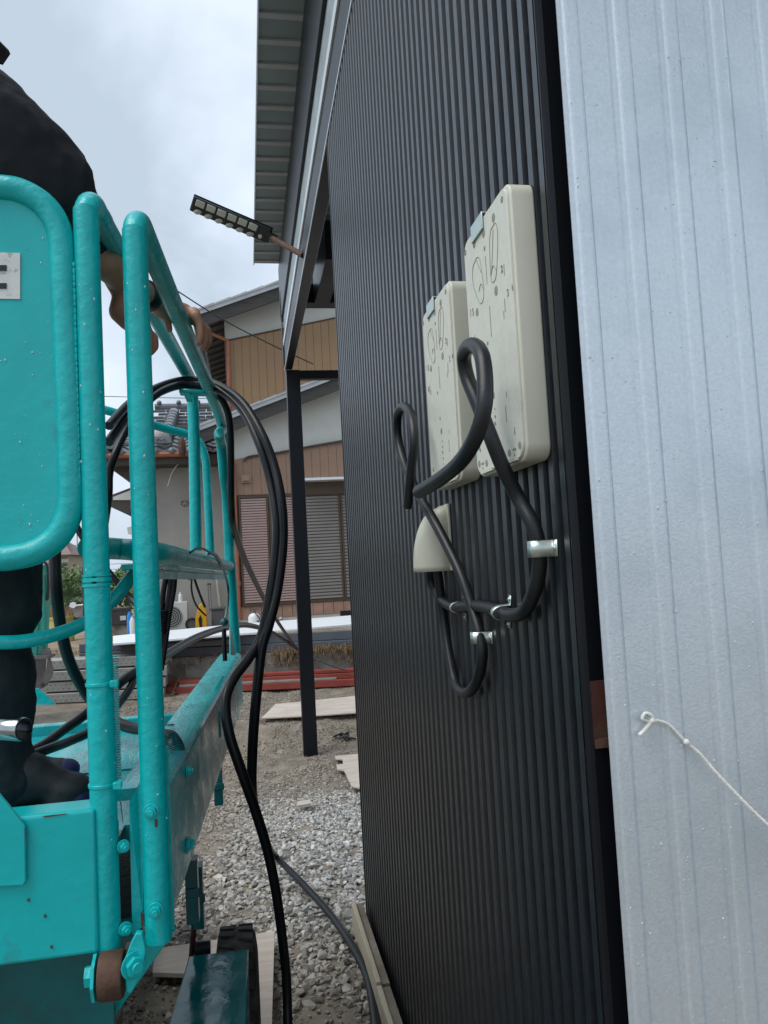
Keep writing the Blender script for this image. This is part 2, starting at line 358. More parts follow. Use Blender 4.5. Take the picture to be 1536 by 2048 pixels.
def stone_field(n, x0, x1, y0, y1, s0, s1, sub, name, label, keep=None):
    x = rng.uniform(x0, x1, n); y = rng.uniform(y0, y1, n)
    pale = 1 / (1 + np.exp(-((x + 0.14 + 0.10 * np.sin(y * 2)) * 6))) * np.exp(-((y - 4.4) / 1.65) ** 4)
    clump = np.sin(x * 4.3 + 1.3 * np.sin(y * 2.1)) * np.sin(y * 3.7 + x * 2) 
    dirt = ((clump > 0.35) & (pale < 0.4)) | ((y < 2.75) & (x > -.15) & (x < .3) & (clump > -.6))
    sz = s0 + (s1 - s0) * rng.beta(1.3, 3.6, n) * np.clip(1.5 - .16 * y, .4, 1.2)
    sz = np.where(dirt, sz * 0.55, sz)
    ok = np.ones(n, bool) if keep is None else keep(x, y)
    ok &= ~(dirt & (rng.random(n) < 0.12))
    x, y, sz, pale = x[ok], y[ok], sz[ok], pale[ok]
    g = np.array([gz(a_, b_) for a_, b_ in zip(x, y)])
    z = g + sz * rng.uniform(0.0, 0.75, len(x))
    b = rng.normal(1, 0.28, len(x)).clip(0.4, 1.6)[:, None]
    brown = rng.random(len(x))[:, None]
    warm = np.array([0.33, 0.295, 0.245]) * (1 - 0.4 * brown) + np.array([0.34, 0.26, 0.19]) * 0.4 * brown
    cold = np.array([0.50, 0.495, 0.475])
    c = (warm * (1 - pale[:, None]) + cold * pale[:, None]) * b
    scatter(name, np.stack([x, y, z], 1), sz, c, sub, label)
okb = lambda x, y: ~((x > .37) & (y < 3.25))
stone_field(16000, -1.35, 1.0, 1.9, 5.8, 0.008, 0.030, 2, 'gravel', 'loose crushed grey gravel at the foot of the black wall', okb)
stone_field(20000, -1.5, 1.2, 1.9, 6.4, 0.004, 0.014, 1, 'gravel', 'fine grit lying between the larger stones', okb)
stone_field(42000, -1.9, 1.9, 4.9, 9.7, 0.006, 0.026, 1, 'gravel', 'small brownish gravel out to the red steel lengths')

# ================================================================ BLACK BUILDING
bl = thing('workshop_building', (0.42, 2.2, 0.0), 'black ribbed metal building with open steel carport frame beside the lift', 'building')
XW = 0.42
def rib_panels():
    y = 0.962; k = 0; m = MB(); prof = []
    ys = [y]
    while ys[-1] < 3.2: ys.append(ys[-1] + 0.037 + 0.0105 * min(1, (ys[-1] - 0.95) / 0.3) + 0.004 * max(0, ys[-1] - 1.25))
    per = 7; zs = (0.03, 3.37)
    for a_ in range(0, len(ys) - 1, per):
        m = MB(); P = []
        seg = ys[a_:a_ + per + 1]
        for i in range(len(seg) - 1):
            p = seg[i + 1] - seg[i]; y0 = seg[i]
            P += [(XW, y0), (XW, y0 + p * 0.44), (XW + 0.012, y0 + p * 0.50), (XW + 0.012, y0 + p * 0.94)]
        P.append((XW, seg[-1]))
        vs = [(x, yy, z) for z in zs for x, yy in P]; n = len(P)
        m.add(vs, [(i, i + 1, n + i + 1, n + i) for i in range(n - 1)])
        m.build('wall_panel', 'black_cladding', bl)
    return ys[-1]
yend = rib_panels()
MB().box((XW + 0.013, 0.99, 0.03), (XW + 0.06, yend, 3.37)).build('wall_core', 'dark_gap', bl)
MB().box((XW - 0.001, yend, 0.03), (XW + 0.062, yend + 0.012, 3.37)).build('end_trim', 'black_steel', bl)
# corner flashing seen beside the galvanised sheets
MB().box((0.421, 0.957, 0.0), (0.4265, 0.961, 3.4)).box((0.4265, 0.966, 0), (0.436, 0.9685, 3.4)).build('corner_trim', 'black_steel', bl)
MB().box((0.4362, 0.975, 0), (0.475, 0.985, 3.4)).build('gap_shade', 'dark_gap', bl)  # near-black sheet, shade inside the open gap put into its colour
r1 = at(1182, 1365, y=0.962).z; r2 = at(1182, 1500, y=0.962).z
cut = MB().box((0.437, 0.970, r2), (0.462, 0.9745, r1)); cut.build('steel_column', 'red_primer', bl)
MB().box((0.437, 0.9655, r2), (0.458, 0.9699, r2 + 0.012)).build('bracket', 'rust', bl)
a_, b_ = at(1148, 975, y=0.958).z, at(1146, 905, y=0.958).z
MB().prism([(0.4268, 0.9655, a_), (0.4290, 0.9655, a_ + 0.006), (0.4286, 0.9655, b_ - 0.012), (0.4272, 0.9655, b_)], (0, 0.0004, 0)).build('primer_patch', 'red_primer', bl)
# galvanised sheets on the near face
g0 = 0.4505
cyc = [(0, 0), (0.0007, 0.0027), (0.0040, 0.0027), (0.0048, 0.0008), (0.044, 0.0010), (0.0485, 0.0018), (0.0560, 0.0018), (0.0595, 0.0006), (0.0625, 0.0002)]
xx = g0 - 0.0485; sheet = 0
while xx < 1.7:
    P = []
    for c in range(4):
        for dx, dy in cyc:
            if xx + c * 0.0755 + dx >= g0 - 0.0001: P.append((xx + c * 0.0755 + dx, 0.95 + dy - 0.0009 * sheet % 2))
    P.append((xx + 4 * 0.0755, 0.95)); n = len(P); m = MB()
    m.add([(x, y, z) for z in (0.02, 3.6) for x, y in P] + [(x, y + 0.0012, z) for z in (0.02, 3.6) for x, y in P],
          [(i, i + 1, n + i + 1, n + i) for i in range(n - 1)] + [(2*n + i + 1, 2*n + i, 3*n + i, 3*n + i + 1) for i in range(n - 1)] + [(0, n, 3*n, 2*n)])
    m.build('galvanised_sheet', 'galvanised', bl); xx += 4 * 0.0755; sheet += 1
MB().box((0.48, 0.96, 0.02), (1.7, 0.97, 3.6)).build('sheet_backing', 'dark_gap', bl)
# overhead frame: eave beam, fascia, roof and the open bay with its post
def kb(*bs):
    m = MB()
    for a, b in bs: m.box([1.18 * a[0], 1.18 * a[1], 1.5 + 1.18 * (a[2] - 1.5)], [1.18 * b[0], 1.18 * b[1], 1.5 + 1.18 * (b[2] - 1.5)])
    return m
Y0, Y1 = -1.0, 6.2
kb(((0.3565, Y0, 3.09), (0.4165, 6.16, 3.285))).build('eave_beam', 'black_steel', bl, bevel=0.004)
kb(((0.349, Y0, 3.262), (0.3560, 6.17, 3.306)), ((0.3562, Y0, 3.2855), (0.372, 6.17, 3.306)), ((0.3525, Y0, 3.081), (0.3562, 6.17, 3.0895))).build('beam_edge', 'trim_light', bl)
kb(((0.362, Y0, 3.307), (0.372, 6.1, 3.51))).build('fascia_board', 'fascia_board', bl)
kb(((0.345, Y0, 3.512), (0.40, 6.25, 3.955))).build('top_beam', 'black_steel', bl, bevel=0.004)
kb(((0.345, 6.10, 3.12), (0.3515, 6.2, 3.73))).build('end_beam', 'black_steel', bl)
kb(((0.366, 6.16, -0.1), (0.476, 6.27, 3.09))).build('post', 'black_steel', bl, bevel=0.004)
kb(((0.477, 6.18, 3.02), (2.2, 6.25, 3.09))).build('strut', 'black_steel', bl, bevel=0.003)
kb(((0.40, 6.26, 3.68), (2.6, 6.40, 3.84)), ((0.40, 6.255, 3.76), (2.6, 6.2595, 3.775))).build('end_beam', 'black_steel', bl)
kb(((0.62, 5.2, 3.62), (0.74, 6.15, 3.90))).build('purlin', 'black_steel', bl)
kb(((2.2, 6.16, -0.1), (2.31, 6.27, 3.8))).build('post', 'black_steel', bl)
kb(((0.151, Y0, 3.985), (3.0, 6.2, 4.0))).build('roof_deck', 'soffit_green', bl)
kb(((0.143, Y0, 3.972), (0.150, 6.21, 4.022))).build('roof_edge', 'trim_light', bl)
rb = MB().box((0, 0, 0), (3.3, 0.040, 0.012)).mesh('roof_rib', 'soffit_rib'); y = Y0 * 1.18 + 0.1
while y < 7.26:
    inst('roof_rib', rb, bl, (0.179, y, 4.4203)); y += 0.2077

# ================================================================ HOUSES
def hp(px, py, d=0.0): return at(px, py, y=14 - d)
ho = thing('house', (0.5, 14.0, TZ), 'two storey house with brown board cladding, white plaster and roller shutters behind the carport', 'house')
def slab(name, pxs, d, th, m, parent=ho, Y=14.0, label=None, bevel=0):
    P = [at(a_, b_, y=Y - d) for a_, b_ in pxs]; return MB().prism(P, (0, th, 0)).build(name, m, parent, bevel=bevel, label=label)
# plaster wall bodies
uL, uR = hp(459, 900).x, 3.6
lL = hp(471, 1000).x
def zat(px, py, x, d=0):   # height of a sloping image line (through two pixels) at world x
    A, B = hp(*px, d), hp(*py, d); return A.z + (B.z - A.z) * (x - A.x) / (B.x - A.x)
zu = lambda x: zat((459, 682), (678, 636), x)          # top of upper cladding
zr = lambda x: zat((395, 640), (551, 586), x, 0.5)     # upper roof underside
zl = lambda x: zat((439, 856), (684, 762), x, 0.45)      # lower roof underside
zp = lambda x: zat((471, 919), (692, 878), x)          # top of lower cladding
MB().prism([(uL, 14.02, 3.0), (uR, 14.02, 3.0), (uR, 14.02, zr(uR) + .08), (uL, 14.02, zr(uL) + .08)], (0, 7.6, 0)).build('upper_wall', 'plaster_white', ho)
MB().prism([(lL, 14.01, TZ), (uR, 14.01, TZ), (uR, 14.01, zl(uR) + .1), (lL, 14.01, zl(lL) + .05)], (0, 5, 0)).build('lower_wall', 'plaster_white', ho)
x = uL
while x < 2.6:
    w_ = 0.146; b0 = zl(x) + 0.12
    MB().prism([(x + .003, 13.99, b0), (x + w_ - .003, 13.99, b0), (x + w_ - .003, 13.99, zu(x + w_)), (x + .003, 13.99, zu(x))], (0, 0.028, 0)).build('cladding_board', 'cladding_ochre', ho); x += w_
MB().prism([(uL - .01, 13.975, zu(uL)), (2.6, 13.975, zu(2.6)), (2.6, 13.975, zu(2.6) + .025), (uL - .01, 13.975, zu(uL) + .025)], (0, 0.03, 0)).build('trim_strip', 'seam_dark', ho)
sT, sB = hp(480, 993).z, hp(489, 1208).z
x = lL
while x < 2.6:
    w_ = 0.155
    MB().prism([(x + .003, 13.985, sT + .02), (x + w_ - .003, 13.985, sT + .02), (x + w_ - .003, 13.985, zp(x + w_)), (x + .003, 13.985, zp(x))], (0, 0.024, 0)).build('cladding_board', 'cladding_brown', ho); x += w_
MB().box((lL, 13.992, sB - .3), (2.6, 14.0, sT + 0.02)).build('wall_backing', 'seam_dark', ho)
x = lL
while x < 2.6:
    w_ = 0.185; MB().box((x + .004, 13.96, sB - 0.27), (x + w_ - .004, 13.99, sB - 0.055)).build('skirt_tile', 'tile_terracotta', ho); x += w_
MB().box((lL, 13.965, TZ - .1), (2.6, 13.991, sB - 0.275)).build('foundation', 'concrete_light', ho)
vx = hp(680, 1225); MB().box((vx.x, 13.955, vx.z - .09), (vx.x + .4, 13.964, vx.z + .03)).build('floor_vent', 'hole_black', ho)
def shutter(x0, x1, d, m, z0=sB, z1=sT):
    t = MB().box((x0, 13.955 - d, z0), (x0 + .035, 13.99 - d, z1)).box((x1 - .035, 13.955 - d, z0), (x1, 13.99 - d, z1)).box((x0, 13.95 - d, z0 - .05), (x1, 13.99 - d, z0)).box((x0, 13.95 - d, z1 - .04), (x1, 13.99 - d, z1))
    f = t.build('shutter', 'frame_bronze', ho)
    mbs = MB(); z = z0 + .004; n_ = 40 if m == 'shutter_pink' else 32; h = (z1 - z0 - .05) / n_
    for k in range(n_):
        mbs.add([(x0 + .036, 13.98 - d, z), (x1 - .036, 13.98 - d, z), (x1 - .036, 13.958 - d, z + h * .25), (x0 + .036, 13.958 - d, z + h * .25),
                 (x1 - .036, 13.963 - d, z + h * .85), (x0 + .036, 13.963 - d, z + h * .85), (x1 - .036, 13.983 - d, z + h), (x0 + .036, 13.983 - d, z + h)],
                [(0, 1, 2, 3), (3, 2, 4, 5), (5, 4, 6, 7)]); z += h
    mbs.build('slats', m, f)
xa, xb, xc = hp(479, 1100).x, hp(540, 1100).x, hp(606, 1100).x
shutter(xa + .02, xb, 0.02, 'shutter_pink'); shutter(xb + .012, xb + .52, 0.02, 'shutter_pink')
xd = hp(684, 1100).x
shutter(xc, xd, 0.0, 'shutter_grey', sB, sT); shutter(xd + .01, xd + .9, 0.0, 'shutter_grey', sB, sT)
q1, q2 = hp(600, 961), hp(700, 968)
MB().box((q1.x, 13.62, q1.z - .045), (3.0, 13.985, q1.z)).build('shutter_canopy', 'trim_light', ho)
MB().box((q1.x + .02, 13.93, sT - .02), (3.0, 13.984, q1.z - .046)).build('shutter_box', 'frame_bronze', ho)
# roofs
def roof(name, zf, x0, x1, d, back, th):
    f = 14 - d
    r = MB().prism([(x0, f, zf(x0) + .09), (x1, f, zf(x1) + .09), (x1, f, zf(x1) + .09 + th), (x0, f, zf(x0) + .09 + th)], (0, back, 0)).build(name, 'tile_edge', ho)
    MB().prism([(x0 + .06, f + .03, zf(x0 + .06) - .13), (x1, f + .03, zf(x1) - .13), (x1, f + .03, zf(x1) + .085), (x0 + .06, f + .03, zf(x0 + .06) + .085)], (0, 0.04, 0)).build('barge_board', 'wood_grey', r)
    MB().prism([(x0 + .06, f + .08, zf(x0 + .06) + .03), (x1, f + .08, zf(x1) + .03), (x1, f + .08, zf(x1) + .085), (x0 + .06, f + .08, zf(x0 + .06) + .085)], (0, back - .1, 0)).build('soffit', 'wood_dark', r)
    k = 0; x = x0
    while x < x1 - .3:
        MB().prism([(x, f - .015, zf(x) + .085 + th), (x + .29, f - .015, zf(x + .29) + .085 + th), (x + .29, f - .015, zf(x + .29) + .13 + th), (x, f - .015, zf(x) + .115 + th)], (0, 0.5, 0)).build('edge_tile', 'tile_edge', r); x += .29
    return r
rx0 = hp(395, 640, 0.5).x
roof('upper_roof', zr, rx0, 3.8, 0.5, 7.8, 0.08)
lx0 = hp(388, 880, 0.45).x
roof('lower_roof', zl, lx0, 3.8, 0.45, 1.2, 0.08)
for k in range(17):
    y = 13.7 + k * .44
    MB().prism([(rx0 + .05, y, zr(rx0 + .05) - .02), (uL, y, zr(uL) - .02), (uL, y, zr(uL) + .03), (rx0 + .05, y, zr(rx0 + .05) + .03)], (0, 0.05, 0)).build('rafter', 'wood_dark', ho)
g_ = zr(rx0)
MB().tube([(rx0 - .04, 13.45, g_ - .0), (rx0 - .04, 21.2, g_ - .0)], 0.055, 8).build('gutter', 'frame_bronze', ho, smooth=True)
MB().tube(spline([(rx0 - .02, 13.7, g_ - .05), at(425, 668, y=13.8), at(455, 681, y=13.93)], 4), 0.03, 8).tube([at(456, 682, y=13.93), at(459, 820, y=13.93)], 0.035, 8).build('downpipe', 'copper_pipe', ho, smooth=True)
MB().tube([at(466, 925, y=13.93), at(478, 1238, y=13.93)], 0.042, 10).tube([at(476, 1163, y=13.93), at(476.5, 1172, y=13.93)], .052, 10).tube([at(470, 1055, y=13.93), at(470.3, 1060, y=13.93)], .05, 10).build('downpipe', 'copper_pipe', ho, smooth=True)
MB().box((uL - .01, 13.93, 3.0), (uL + .02, 13.986, zu(uL))).build('corner_trim', 'frame_bronze', ho)
MB().tube(spline([at(488, 922, y=13.95), at(500, 913, y=13.95), at(560, 905, y=13.95), at(620, 893, y=13.95), at(660, 886, y=13.95), at(700, 880, y=13.95)], 5), 0.022, 6).build('wall_pipe', 'wood_dark', ho, smooth=True)
l_ = at(492, 956, y=13.95); MB().box((l_.x - .09, 13.93, l_.z - .09), (l_.x + .09, 13.985, l_.z + .06)).box((l_.x - .06, 13.9, l_.z - .06), (l_.x + .06, 13.93, l_.z + .03)).build('wall_lamp', 'tile_terracotta', ho, bevel=.01)
MB().tube([at(398, 546 + 330, y=13.9), at(400, 900, y=13.9)], .01, 6).build('wire_stub', 'wood_dark', ho)

# left wing with its tiled roof
wi = thing('house_wing', (-2.0, 15.2, TZ), 'grey plastered house wing under a dark glazed tile roof behind the lift rails', 'house')
def wp(px, py, Y=15.2): return at(px, py, y=Y)
wx0, wx1 = wp(262, 1000).x, wp(480, 1000).x; we = wp(300, 905, 14.6)
MB().box((wx0, 15.2, TZ - .1), (wx1, 18.5, we.z + .1)).build('wall', 'plaster_grey', wi)
ex0, ex1 = wp(212, 905, 14.6).x, wp(400, 905, 14.6).x
MB().box((ex0, 14.62, we.z - .22), (ex1 + .8, 18, we.z - .06)).build('eave_underside', 'wood_dark', wi)
MB().tube([(ex0 - .05, 14.55, we.z - .05), (ex1 + .1, 14.55, we.z - .05)], 0.055, 8).build('gutter', 'copper_pipe', wi, smooth=True)
# pan tile: wave profile, one mesh shared by all
def tile_mesh():
    m = MB(); W_, L_ = 0.30, 0.33; n = 9; P = []
    for i in range(n):
        u = i / (n - 1); z = 0.028 * math.cos(u * 2 * math.pi) if u < .5 else 0.028 * math.cos(u * 2 * math.pi)
        P.append((u * W_, z))
    for yy, dz in ((0, 0.03), (L_, 0.0)):
        for x, z in P: m.v.append((x, yy, z + dz))
    for x, z in P: m.v.append((x, 0, z))
    m.f = [(i, i + 1, n + i + 1, n + i) for i in range(n - 1)] + [(2*n + i, 2*n + i + 1, i + 1, i) for i in range(n - 1)]
    return m.mesh('roof_tile', 'roof_tile', smooth=True)
tm = tile_mesh(); sl_ = R(24)
def tiles(x0, y0, z0, nx, ny, cond=lambda i, j: True):
    for j in range(ny):
        for i in range(nx):
            if cond(i, j): inst('roof_tile', tm, wi, (x0 + i * 0.30, y0 + j * 0.27 * math.cos(sl_), z0 + j * 0.27 * math.sin(sl_)), (sl_, 0, 0))
tiles(ex0 - .03, 14.52, we.z - .01, 10, 5)
cap = MB().ball((0, 0, 0), (.06, .05, .06), 8, 5).mesh('eave_cap', 'roof_tile', smooth=True)
for i in range(10): inst('eave_cap', cap, wi, (ex0 + i * .30 - .03, 14.50, we.z + .01))
# upper brick-like roof and ridge behind
zt = wp(300, 850, 16.2).z
MB().prism([(wp(300, 840, 16.2).x - .4, 16.2, zt - .3), (wp(300, 840, 16.2).x - .4, 17.6, zt + .42), (wp(300, 840, 16.2).x - .4, 17.6, zt - .3)], (4.0, 0, 0)).build('roof_bed', 'roof_tile', wi)
tx = wp(296, 840, 16.2).x
bk = MB().box((0, 0, 0), (.265, .16, .05)).mesh('flat_tile', 'roof_tile')
for j in range(6):
    for i in range(10): inst('flat_tile', bk, wi, (tx + i * .285 + (j % 2) * .14, 16.2 + j * .22, zt - .02 + j * .113), (R(15), 0, 0))
MB().tube([(tx, 17.55, zt + .66), (tx + 2.9, 17.55, zt + .66)], .07, 8).build('ridge', 'roof_tile', wi, smooth=True)
for i in range(7): MB().ball((tx + .1 + i * .42, 17.5, zt + .74), .055, 8, 5).build('ridge_knob', 'roof_tile', wi, smooth=True)
# hip ridge running up with ornament at its foot
A, B = wp(330, 878, 15.0), wp(346, 832, 16.6)
for k in range(9):
    p = A.lerp(B, k / 8); MB().tube([p, p + (B - A) * .15], [.13, .115], 10).build('ridge_tile', 'roof_tile', wi, smooth=True)
o_ = wp(323, 875, 14.75)
MB().ball((o_.x, 14.75, o_.z + .06), (.14, .1, .14), 12, 8).build('ornament', 'concrete_light', wi, smooth=True)
o2 = MB().prism([(o_.x - .2, 14.66, o_.z - .13), (o_.x + .2, 14.66, o_.z - .13), (o_.x + .17, 14.66, o_.z + .02), (o_.x - .17, 14.66, o_.z + .02)], (0, .1, 0)).build('ornament_base', 'roof_tile', wi, bevel=.015)
MB().tube(spline([(o_.x - .08, 14.65, o_.z - .09), (o_.x - .06, 14.65, o_.z - .03), (o_.x, 14.65, o_.z - .06), (o_.x + .06, 14.65, o_.z - .03), (o_.x + .08, 14.65, o_.z - .09)], 3), .012, 5).build('scroll', 'roof_tile', o2)
o3 = wp(222, 888, 14.6); MB().tube([(o3.x, 14.5, o3.z), (o3.x, 14.75, o3.z)], .11, 12).tube([(o3.x - .1, 14.52, o3.z + .02), (o3.x + .55, 14.7, o3.z - .0)], .06, 8).build('eave_end_roll', 'roof_tile', wi, smooth=True)
# little canopy and eave pieces left of the wing wall
c1 = [wp(a_, b_, 14.9) for a_, b_ in ((215, 912), (266, 912), (266, 965), (240, 950), (215, 925))]
MB().prism(c1, (0, .5, 0)).build('side_eave', 'wood_dark', wi)
c1 = [wp(a_, b_, 15.0) for a_, b_ in ((217, 992), (262, 975), (270, 985), (270, 1012), (256, 1030), (217, 1012))]
MB().prism(c1, (0, .4, 0)).build('canopy', 'wood_dark', wi)
c1 = [wp(a_, b_, 14.98) for a_, b_ in ((226, 994), (262, 980), (262, 1000), (226, 1000))]
MB().prism(c1, (0, .015, 0)).build('canopy_panel', 'plaster_white', wi)
c1 = [wp(a_, b_, 14.95) for a_, b_ in ((254, 1055), (264, 1052), (264, 1070), (256, 1068))]
MB().prism(c1, (0, .1, 0)).build('lamp_box', 'plaster_white', wi)
s_ = wp(362, 1002, 15.18); s2 = wp(377, 1012, 15.18)
MB().prism([(s_.x, 15.18, s_.z), (s2.x, 15.18, s_.z), (s2.x, 15.18, s2.z + .03), ((s_.x + s2.x) / 2, 15.18, s2.z - .01), (s_.x, 15.18, s2.z + .03)], (0, .015, 0)).build('badge', 'print_black', wi)
MB().prism([(s_.x + .012, 15.176, s_.z - .012), (s2.x - .012, 15.176, s_.z - .012), (s2.x - .012, 15.176, s2.z + .035), ((s_.x + s2.x) / 2, 15.176, s2.z + .005), (s_.x + .012, 15.176, s2.z + .035)], (0, .003, 0)).build('badge_face', 'plaster_grey', wi)
cxm = (s_.x + s2.x) / 2
MB().box((cxm - .045, 15.172, s_.z - .045), (cxm - .02, 15.175, s_.z - .025)).box((cxm + .02, 15.172, s_.z - .045), (cxm + .045, 15.175, s_.z - .025)).prism([(cxm - .02, 15.172, s_.z - .06), (cxm + .02, 15.172, s_.z - .06), (cxm, 15.172, s_.z - .08)], (0, .003, 0)).build('badge_mark', 'print_black', wi)
MB().tube(spline([wp(432, 1140, 15.1), wp(436, 1180, 15.1), wp(441, 1225, 15.1)], 4), .025, 8).build('drain_hose', 'concrete_light', wi, smooth=True)
MB().tube(spline([wp(368, 918, 14.7), wp(352, 933, 14.7), wp(342, 950, 14.7), wp(335, 973, 14.7)], 5), .006, 5).build('loose_wire', 'plaster_white', wi)
MB().ball(wp(364, 895, 14.5), (.07, .07, .2), 8, 6).build('hanging_rust', 'rust', wi)

# far house, hedge, poles, wires
fh = thing('far_house', at(120, 1150, y=48), 'small beige house with brown hipped roof far off behind the palm', 'house')
def fp_(px, py, Y=48): return at(px, py, y=Y)
a_, b_ = fp_(88, 1108), fp_(137, 1160)
MB().box((a_.x, 48, b_.z - 2), (b_.x, 53, a_.z)).build('wall', 'house_beige', fh)
r0, r1_ = fp_(80, 1112, 47.5), fp_(145, 1114, 47.5)
MB().add([(r0.x, 47.3, r0.z), (r1_.x, 47.3, r0.z), (r1_.x, 54, r0.z), (r0.x, 54, r0.z), (r0.x + 1, 50, r0.z + 1.1), (r1_.x - 1.1, 50, r0.z + 1.1)], [(0, 1, 5, 4), (1, 2, 5), (2, 3, 4, 5), (3, 0, 4), (3, 2, 1, 0)]).build('roof', 'roof_brown', fh)
c = fp_(125, 1128); c2 = fp_(134, 1140); MB().box((c.x, 47.94, c2.z), (c2.x, 48.03, c.z)).build('window', 'grille_dark', fh)
MB().box((a_.x - .02, 47.96, a_.z - .55), (b_.x + .02, 48.02, a_.z - .35)).build('trim_band', 'plaster_white', fh)
for px, top in ((151, 1108), (157, 1020)):
    p = fp_(px, 1170, 70); q = fp_(px, top, 70); MB().tube([(p.x, 70, TZ), (p.x, 70, q.z)], .12 if px == 151 else .05, 6).build('utility_pole', 'concrete') 
    o = bpy.data.objects[-1] if False else COL.objects[-1]
    tag(o, 'thick concrete utility pole far off left of the mast' if px == 151 else 'thin tall mast far off above the hedge', 'pole')
wr = MB()
for k, yy in enumerate((1093, 1103, 1118, 1127, 1134)):
    wr.tube([fp_(60, yy + 8 - k * 2, 70), fp_(180, yy - 6 + k * 3, 70), fp_(300, yy - 14 + k * 4, 70)], .025, 4)
tag(wr.build('power_lines', 'print_black'), 'thin power lines strung far off above the hedge', 'wires', kind='stuff')
w = MB().tube(spline([at(180, 792, y=40), at(300, 795, y=40), at(420, 797, y=40)], 4), .02, 4).build('overhead_wire', 'wood_dark'); tag(w, 'faint level wire crossing the sky behind the lift rails', 'wire')
w = MB().tube(spline([at(330, 566, y=12.0), at(440, 636, y=12.4), at(540, 688, y=12.8), at(626, 728, y=13.3)], 6), .011, 5).build('overhead_wire', 'rubber'); tag(w, 'black wire sagging in front of the gable of the brown house', 'wire')

# foliage
def leaves(m, c, rad, n, s, flat=0.5):
    cols = []
    for _ in range(n):
        d = Vector(rng.normal(size=3)).normalized() * (rng.random() ** 0.4)
        p = Vector(c) + Vector((d.x * rad[0], d.y * rad[1], d.z * rad[2]))
        a = Vector(rng.normal(size=3)).normalized(); b = a.orthogonal().normalized(); k = s * rng.uniform(.6, 1.4)
        m.add([p - a * k, p + b * k * flat, p + a * k, p - b * k * flat], [(0, 1, 2, 3)]); cols.append(rng.uniform(.5, 1.5))
    return cols
def paint(o, cols, per):
    me = o.data; ca = me.color_attributes.new('Col', 'FLOAT_COLOR', 'POINT'); c = np.ones((len(me.vertices), 4), np.float32)
    v = np.repeat(np.array(cols), per)[:len(me.vertices)]; c[:, :3] = v[:, None]; ca.data.foreach_set('color', c.reshape(-1))
def bush(px, py, Y, rad, n, s, name, label, cat='bush'):
    c = at(px, py, y=Y); t = thing(name, (c.x, Y, TZ), label, cat); m = MB(); cols = []
    for k in range(7):
        o = Vector((rng.uniform(-.6, .6) * rad[0], rng.uniform(-.5, .5) * rad[1], rng.uniform(-.5, .6) * rad[2]))
        cols += leaves(m, Vector(c) + o, [r_ * .5 for r_ in rad], n // 7, s)
    paint(m.build('foliage', 'leaf_green', t), cols, 4)
    tk = MB()
    for k in range(4): tk.tube([(c.x, Y, TZ), (c.x + rng.uniform(-.3, .3), Y, (c.z + TZ) / 2), (c.x + rng.uniform(-.5, .5) * rad[0], Y, c.z + rad[2] * .4)], [.05, .035, .015], 6)
    tk.build('stem', 'bark', t, smooth=True)
bush(152, 1180, 23, (1.0, .8, .75), 1800, .055, 'bush', 'light green leafy bush beyond the wheelbarrow')
bush(104, 1190, 26, (1.3, .8, .7), 1600, .06, 'bush', 'dark leafy bush behind the excavator arm')
bush(242, 1195, 21, (.8, .7, .6), 1400, .05, 'bush', 'green bush behind the black crate')
bush(228, 1152, 33, (1.3, .8, .5), 900, .08, 'bush', 'far bush below the small canopy')
pc = at(128, 1195, y=17.5); pt = thing('palm', (pc.x, 17.5, TZ), 'dark green fan palm with spiky fronds behind the yellow planter', 'palm')
MB().tube([(pc.x, 17.5, TZ), (pc.x + .03, 17.5, TZ + .45)], [.14, .12], 8).build('trunk', 'bark', pt, smooth=True)
for k in range(15):
    an = k * 2.4; el = R(rng.uniform(15, 78)); L_ = rng.uniform(.5, .8); m = MB(); dr = Vector((math.cos(an) * math.cos(el), math.sin(an) * math.cos(el), math.sin(el)))
    st = Vector((pc.x, 17.5, TZ + .42)); hub = st + dr * L_ * .65; m.tube([st, hub], [.014, .009], 5)
    sd_ = dr.cross(Vector((0, 0, 1))).normalized(); up = sd_.cross(dr).normalized()
    for q in range(17):
        t_ = R(-95 + q * 190 / 16); ld = (dr * math.cos(t_) + sd_ * math.sin(t_)).normalized(); pr = ld.cross(up).normalized() * .012
        e_ = hub + ld * L_ * .55 + Vector((0, 0, -.06)); m.add([hub - pr * .3, hub + ld * L_ * .28 - pr, e_, hub + ld * L_ * .28 + pr], [(0, 1, 2, 3)])
    m.build('frond', 'palm_green', pt)

# ================================================================ AERIAL WORK LIFT
def L3(off, s, z): return Vector((-0.171 + off + 0.05 * (s - 1.36), s - 0.05 * off, z))
LP = Vector((-0.171, 1.36, 0)); LN = Vector((1, -0.05, 0)).normalized()
def onL(px, py, off=0): return onp(px, py, LP + LN * off, LN)
lf = thing('aerial_work_lift', (-0.7, 2.2, 0.0), 'turquoise painted aerial work lift with tubular guardrails and wet steel deck', 'work lift')
TR = 0.0213
DZ = 1.06                       # deck height
def rail(name, pts, r=TR, m='teal_paint', n=20, k=6, smooth_pts=True, parent=lf):
    p = spline(pts, k) if smooth_pts else pts
    return MB().tube(p, r, n).build(name, m, parent, smooth=True)
ZT = 2.115; ZU = 2.136
